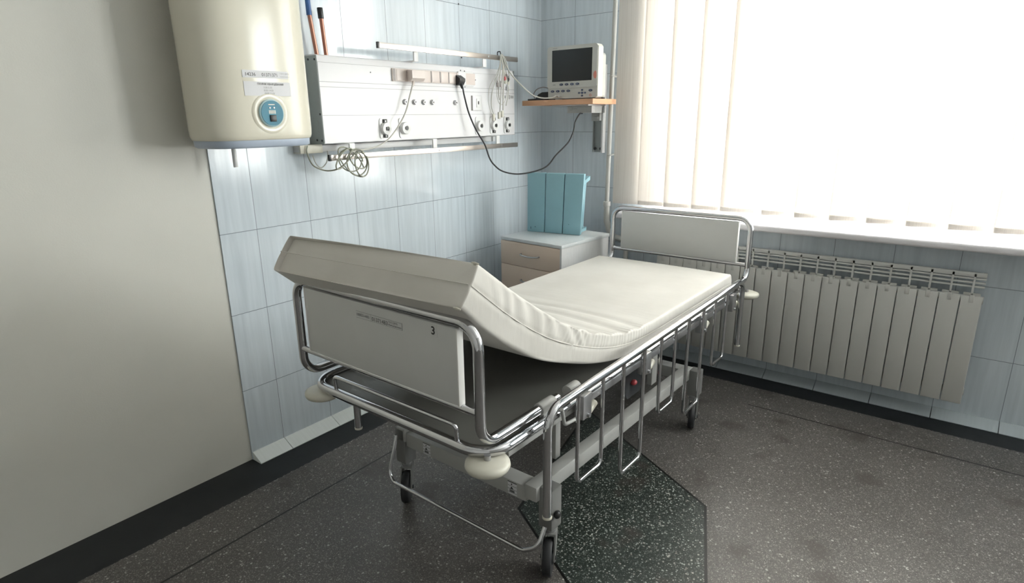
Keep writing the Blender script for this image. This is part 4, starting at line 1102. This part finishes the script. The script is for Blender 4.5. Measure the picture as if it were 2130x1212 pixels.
# ================================================================ MATTRESS
PR = [(-0.285, 1.075, -0.352, 0.982), (-0.211, 1.021, -0.281, 0.918), (-0.155, 0.979, -0.232, 0.878), (-0.073, 0.924, -0.155, 0.820),
      (0.041, 0.853, -0.040, 0.752), (0.171, 0.785, 0.100, 0.694), (0.319, 0.727, 0.270, 0.636), (0.470, 0.688, 0.440, 0.598), (0.637, 0.670, 0.620, 0.582),
      (0.90, 0.668, 0.890, 0.577), (1.20, 0.668, 1.20, 0.577), (1.525, 0.668, 1.530, 0.577)]
pt_ = [Vector((0, a, b)) for a, b, c, d in PR]; pb_ = [Vector((0, c, d)) for a, b, c, d in PR]
def resample(P, s):
    """s in 0..1 across control index space, Catmull-Rom"""
    n = len(P) - 1; t = s * n; i = min(int(t), n - 1); t -= i
    g = lambda k: P[k] if 0 <= k <= n else (P[0] * 2 - P[1] if k < 0 else P[n] * 2 - P[n - 1])
    a, b, c, d = g(i - 1), g(i), g(i + 1), g(i + 2)
    return 0.5 * ((2 * b) + (c - a) * t + (2 * a - 5 * b + 4 * c - d) * t * t + (3 * b - a - 3 * c + d) * t ** 3)
def sst(a, b, x):
    t = min(max((x - a) / (b - a), 0), 1); return t * t * (3 - 2 * t)
XL, XR = -0.378, 0.343
matt = thing('mattress', 'off-white vinyl mattress, its near end propped up on the end board', 'mattress', (1.055, -2.0, 0.577), BR)
FRAME[matt.name] = Matrix.Translation((1.055, -2.0, 0.577)) @ Matrix.Rotation(BR, 4, 'Z')
NSg = 560
# ring of (a, b): a 0..1 left to right, b 0 bottom .. 1 top
NT, NSd, NB = 64, 20, 10
rc = 0.007
stations = []
for i in range(NSg + 1):
    # denser where the cloth gathers
    q = i / NSg
    stations.append(q)
def ring(q):
    T, B = resample(pt_, q), resample(pb_, q)
    y = T.y
    n = (T - B); th = n.length; nn = n / th
    e = min(q, 1 - q)
    endr = 1.0
    out = []
    W = XR - XL
    gather = sst(-0.06, 0.16, y) * (1 - sst(0.50, 0.72, y))
    soft = sst(-0.20, 0.05, y) * (1 - sst(0.70, 1.05, y))
    def place(a, b, dn, dx_):
        x = XL + W * a
        p = B + n * b
        sk = (1 - a) * (1 - sst(-0.30, 0.25, y))
        return Vector((x + dx_ - 0.012 * sk, p.y - 0.030 * sk, p.z - 0.008 * sk)) + Vector((0, nn.y, nn.z)) * dn
    # top folds: long shallow creases running across, thinning to nothing at the far side
    def fold(a):
        w = noise.noise(Vector((a * 1.7, y * 3.0, 3.1))) * 0.055
        ph = (y + w + 0.06 * (a - 0.5) ** 2 + 0.05 * a) * 2 * PI
        v = 0.5 + 0.5 * math.sin(ph * 10)
        v = v ** 1.7
        m_ = 0.35 + 0.65 * (0.5 + 0.5 * noise.noise(Vector((a * 2.3, y * 7, 9.0))))
        d = -v * 0.0115 * gather * m_
        d += 0.0022 * soft * noise.noise(Vector((a * 2, y * 9, 1.0)))
        # tight pleats at the right and left edges
        ed = sst(0.90, 1.0, a) + sst(0.10, 0.0, a)
        pv = 0.5 + 0.5 * math.sin((y + 0.010 * noise.noise(Vector((y * 25, 0, 2)))) * 2 * PI * 50)
        d -= ed * gather * 0.0016 * pv
        return d
    def sidef(b, side):
        # pleats down the side: long slanting drapes near the raised end, tight gathers in the bend
        up = sst(0.38, 0.62, b)
        pv = 0.5 + 0.5 * math.sin((y + 0.010 * noise.noise(Vector((y * 25, 0, 2)))) * 2 * PI * 50)
        d = gather * up * 0.0032 * (0.5 - pv) * (0.55 + 0.9 * noise.noise(Vector((y * 9, 3, 3)))) * (0.4 + 0.6 * b)
        long_ = sst(-0.26, -0.10, y) * (1 - sst(0.12, 0.3, y))
        sl = math.sin((y * 15 - (1 - b) * 1.3 + 1.2 * noise.noise(Vector((y * 6, b, 5)))) * 2 * PI)
        d += long_ * up * 0.0022 * sl
        low = 1 - up
        d += low * 0.0030 * noise.noise(Vector((y * 7, b * 2, 8 + side))) * (1 - sst(0.9, 1.3, y) * 0.6)
        # a dent along the piping
        d -= 0.0018 * math.exp(-((b - 0.52) / 0.05) ** 2)
        d += 0.0045 * math.sin(PI * b)
        return d * side
    # left side bottom->top
    rb = rc / th; ra = rc / W
    for k in range(NSd + 1):
        b = rb + (1 - 2 * rb) * k / NSd
        out.append(place(0, b, 0, sidef(b, -1)))
    for k in range(1, 4):
        an = PI / 2 * k / 4
        out.append(place(ra * (1 - math.cos(an)), 1 - rb + rb * math.sin(an), fold(0.0) * math.sin(an), 0))
    for k in range(NT + 1):
        a = ra + (1 - 2 * ra) * k / NT
        out.append(place(a, 1, fold(a) + 0.003 * math.sin(PI * a), 0))
    for k in range(1, 4):
        an = PI / 2 * k / 4
        out.append(place(1 - ra * (1 - math.sin(an)), 1 - rb + rb * math.cos(an), fold(1.0) * math.cos(an), 0))
    for k in range(NSd + 1):
        b = 1 - rb - (1 - 2 * rb) * k / NSd
        out.append(place(1, b, 0, sidef(b, 1)))
    for k in range(1, 4):
        an = PI / 2 * k / 4
        out.append(place(1 - ra * (1 - math.cos(an)), rb * (1 - math.sin(an)), 0, 0))
    for k in range(NB + 1):
        a = 1 - ra - (1 - 2 * ra) * k / NB
        out.append(place(a, 0, 0, 0))
    for k in range(1, 4):
        an = PI / 2 * k / 4
        out.append(place(ra * (1 - math.sin(an)), rb * (1 - math.cos(an)), 0, 0))
    return out
mb = MB(); OFF = Vector((0, 0, -0.577))
rows = []
for q in stations: rows.append([mb.bm.verts.new(p + OFF) for p in ring(q)])
nr = len(rows[0])
for A, B in zip(rows, rows[1:]):
    for k in range(nr): mb.bm.faces.new((A[k], A[(k + 1) % nr], B[(k + 1) % nr], B[k]))
# end caps: shrink slightly for a rounded edge, with a soft bulge
def endcap(row, q, sgn):
    T, B = resample(pt_, q), resample(pb_, q)
    T2, B2 = resample(pt_, q + (0.004 if q < 0.5 else -0.004)), resample(pb_, q + (0.004 if q < 0.5 else -0.004))
    out = (((T + B) - (T2 + B2)) / 2).normalized()
    cen = Vector(((XL + XR) / 2, (T.y + B.y) / 2, (T.z + B.z) / 2)) + OFF
    nvec = (T - B).normalized()
    prev = row
    for sc, o_ in ((0.003, 0.002), (0.007, 0.0035), (0.05, 0.005)):
        cur = []
        for v in row:
            d = v.co - cen
            h = d.dot(nvec); w = d.x
            hw, hh = (XR - XL) / 2, (T - B).length / 2
            nw = w * (1 - sc / hw) if abs(w) > 0 else 0
            nh = h * (1 - sc / hh)
            cur.append(mb.bm.verts.new(cen + Vector((nw, 0, 0)) + nvec * nh + out * o_))
        for k in range(nr): mb.bm.faces.new((prev[k], prev[(k + 1) % nr], cur[(k + 1) % nr], cur[k]))
        prev = cur
    mb.bm.faces.new(prev)
endcap(rows[0], 0.0, -1); endcap(rows[-1], 1.0, 1)
mb.build('cover', M['cloth'], matt, 80)
# piping / zip line half way up the side and across the ends
def seam(x, q, b=0.52, o_=0.0):
    T, B = resample(pt_, q), resample(pb_, q)
    p = B + (T - B) * b
    return Vector((x, p.y, p.z)) + OFF
path = [seam(XR + 0.0035, q / 120) for q in range(0, 121)]
MB().tube(path, 0.0017, n=6).build('piping', M['cloth'], matt, 60)
def skewed(v):
    k = 1 - sst(-0.30, 0.25, v.y)
    return v + Vector((-0.012 * k, -0.030 * k, -0.008 * k))
path = [skewed(seam(XL - 0.0035, q / 120)) for q in range(0, 121)]
MB().tube(path, 0.0017, n=6).build('piping', M['cloth'], matt, 60)
a_, b_ = seam(XL - 0.009, 0.0) + Vector((0, -0.030, -0.008)), seam(XR - 0.002, 0.0)
dv = Vector((0, -0.0045, 0.0035))
MB().tube([a_ + dv, (a_ + b_) / 2 + dv + Vector((0, -0.0005, 0)), b_ + dv], 0.0012, n=6).build('end_seam', M['cloth'], matt, 60)
T0, B0 = resample(pt_, 0), resample(pb_, 0)
for P_ in (T0, B0):
    MB().ball((XR - 0.008, P_.y - 0.004, P_.z - 0.577), 0.006, (1.0, 0.8, 0.6), 10).tube([(XR - 0.016, P_.y - 0.006, P_.z - 0.577 + 0.002), (XR - 0.006, P_.y - 0.008, P_.z - 0.577 + 0.004), (XR + 0.004, P_.y - 0.004, P_.z - 0.577)], 0.0022, n=6).build('corner_tuft', M['cream_plastic'], matt, 60)
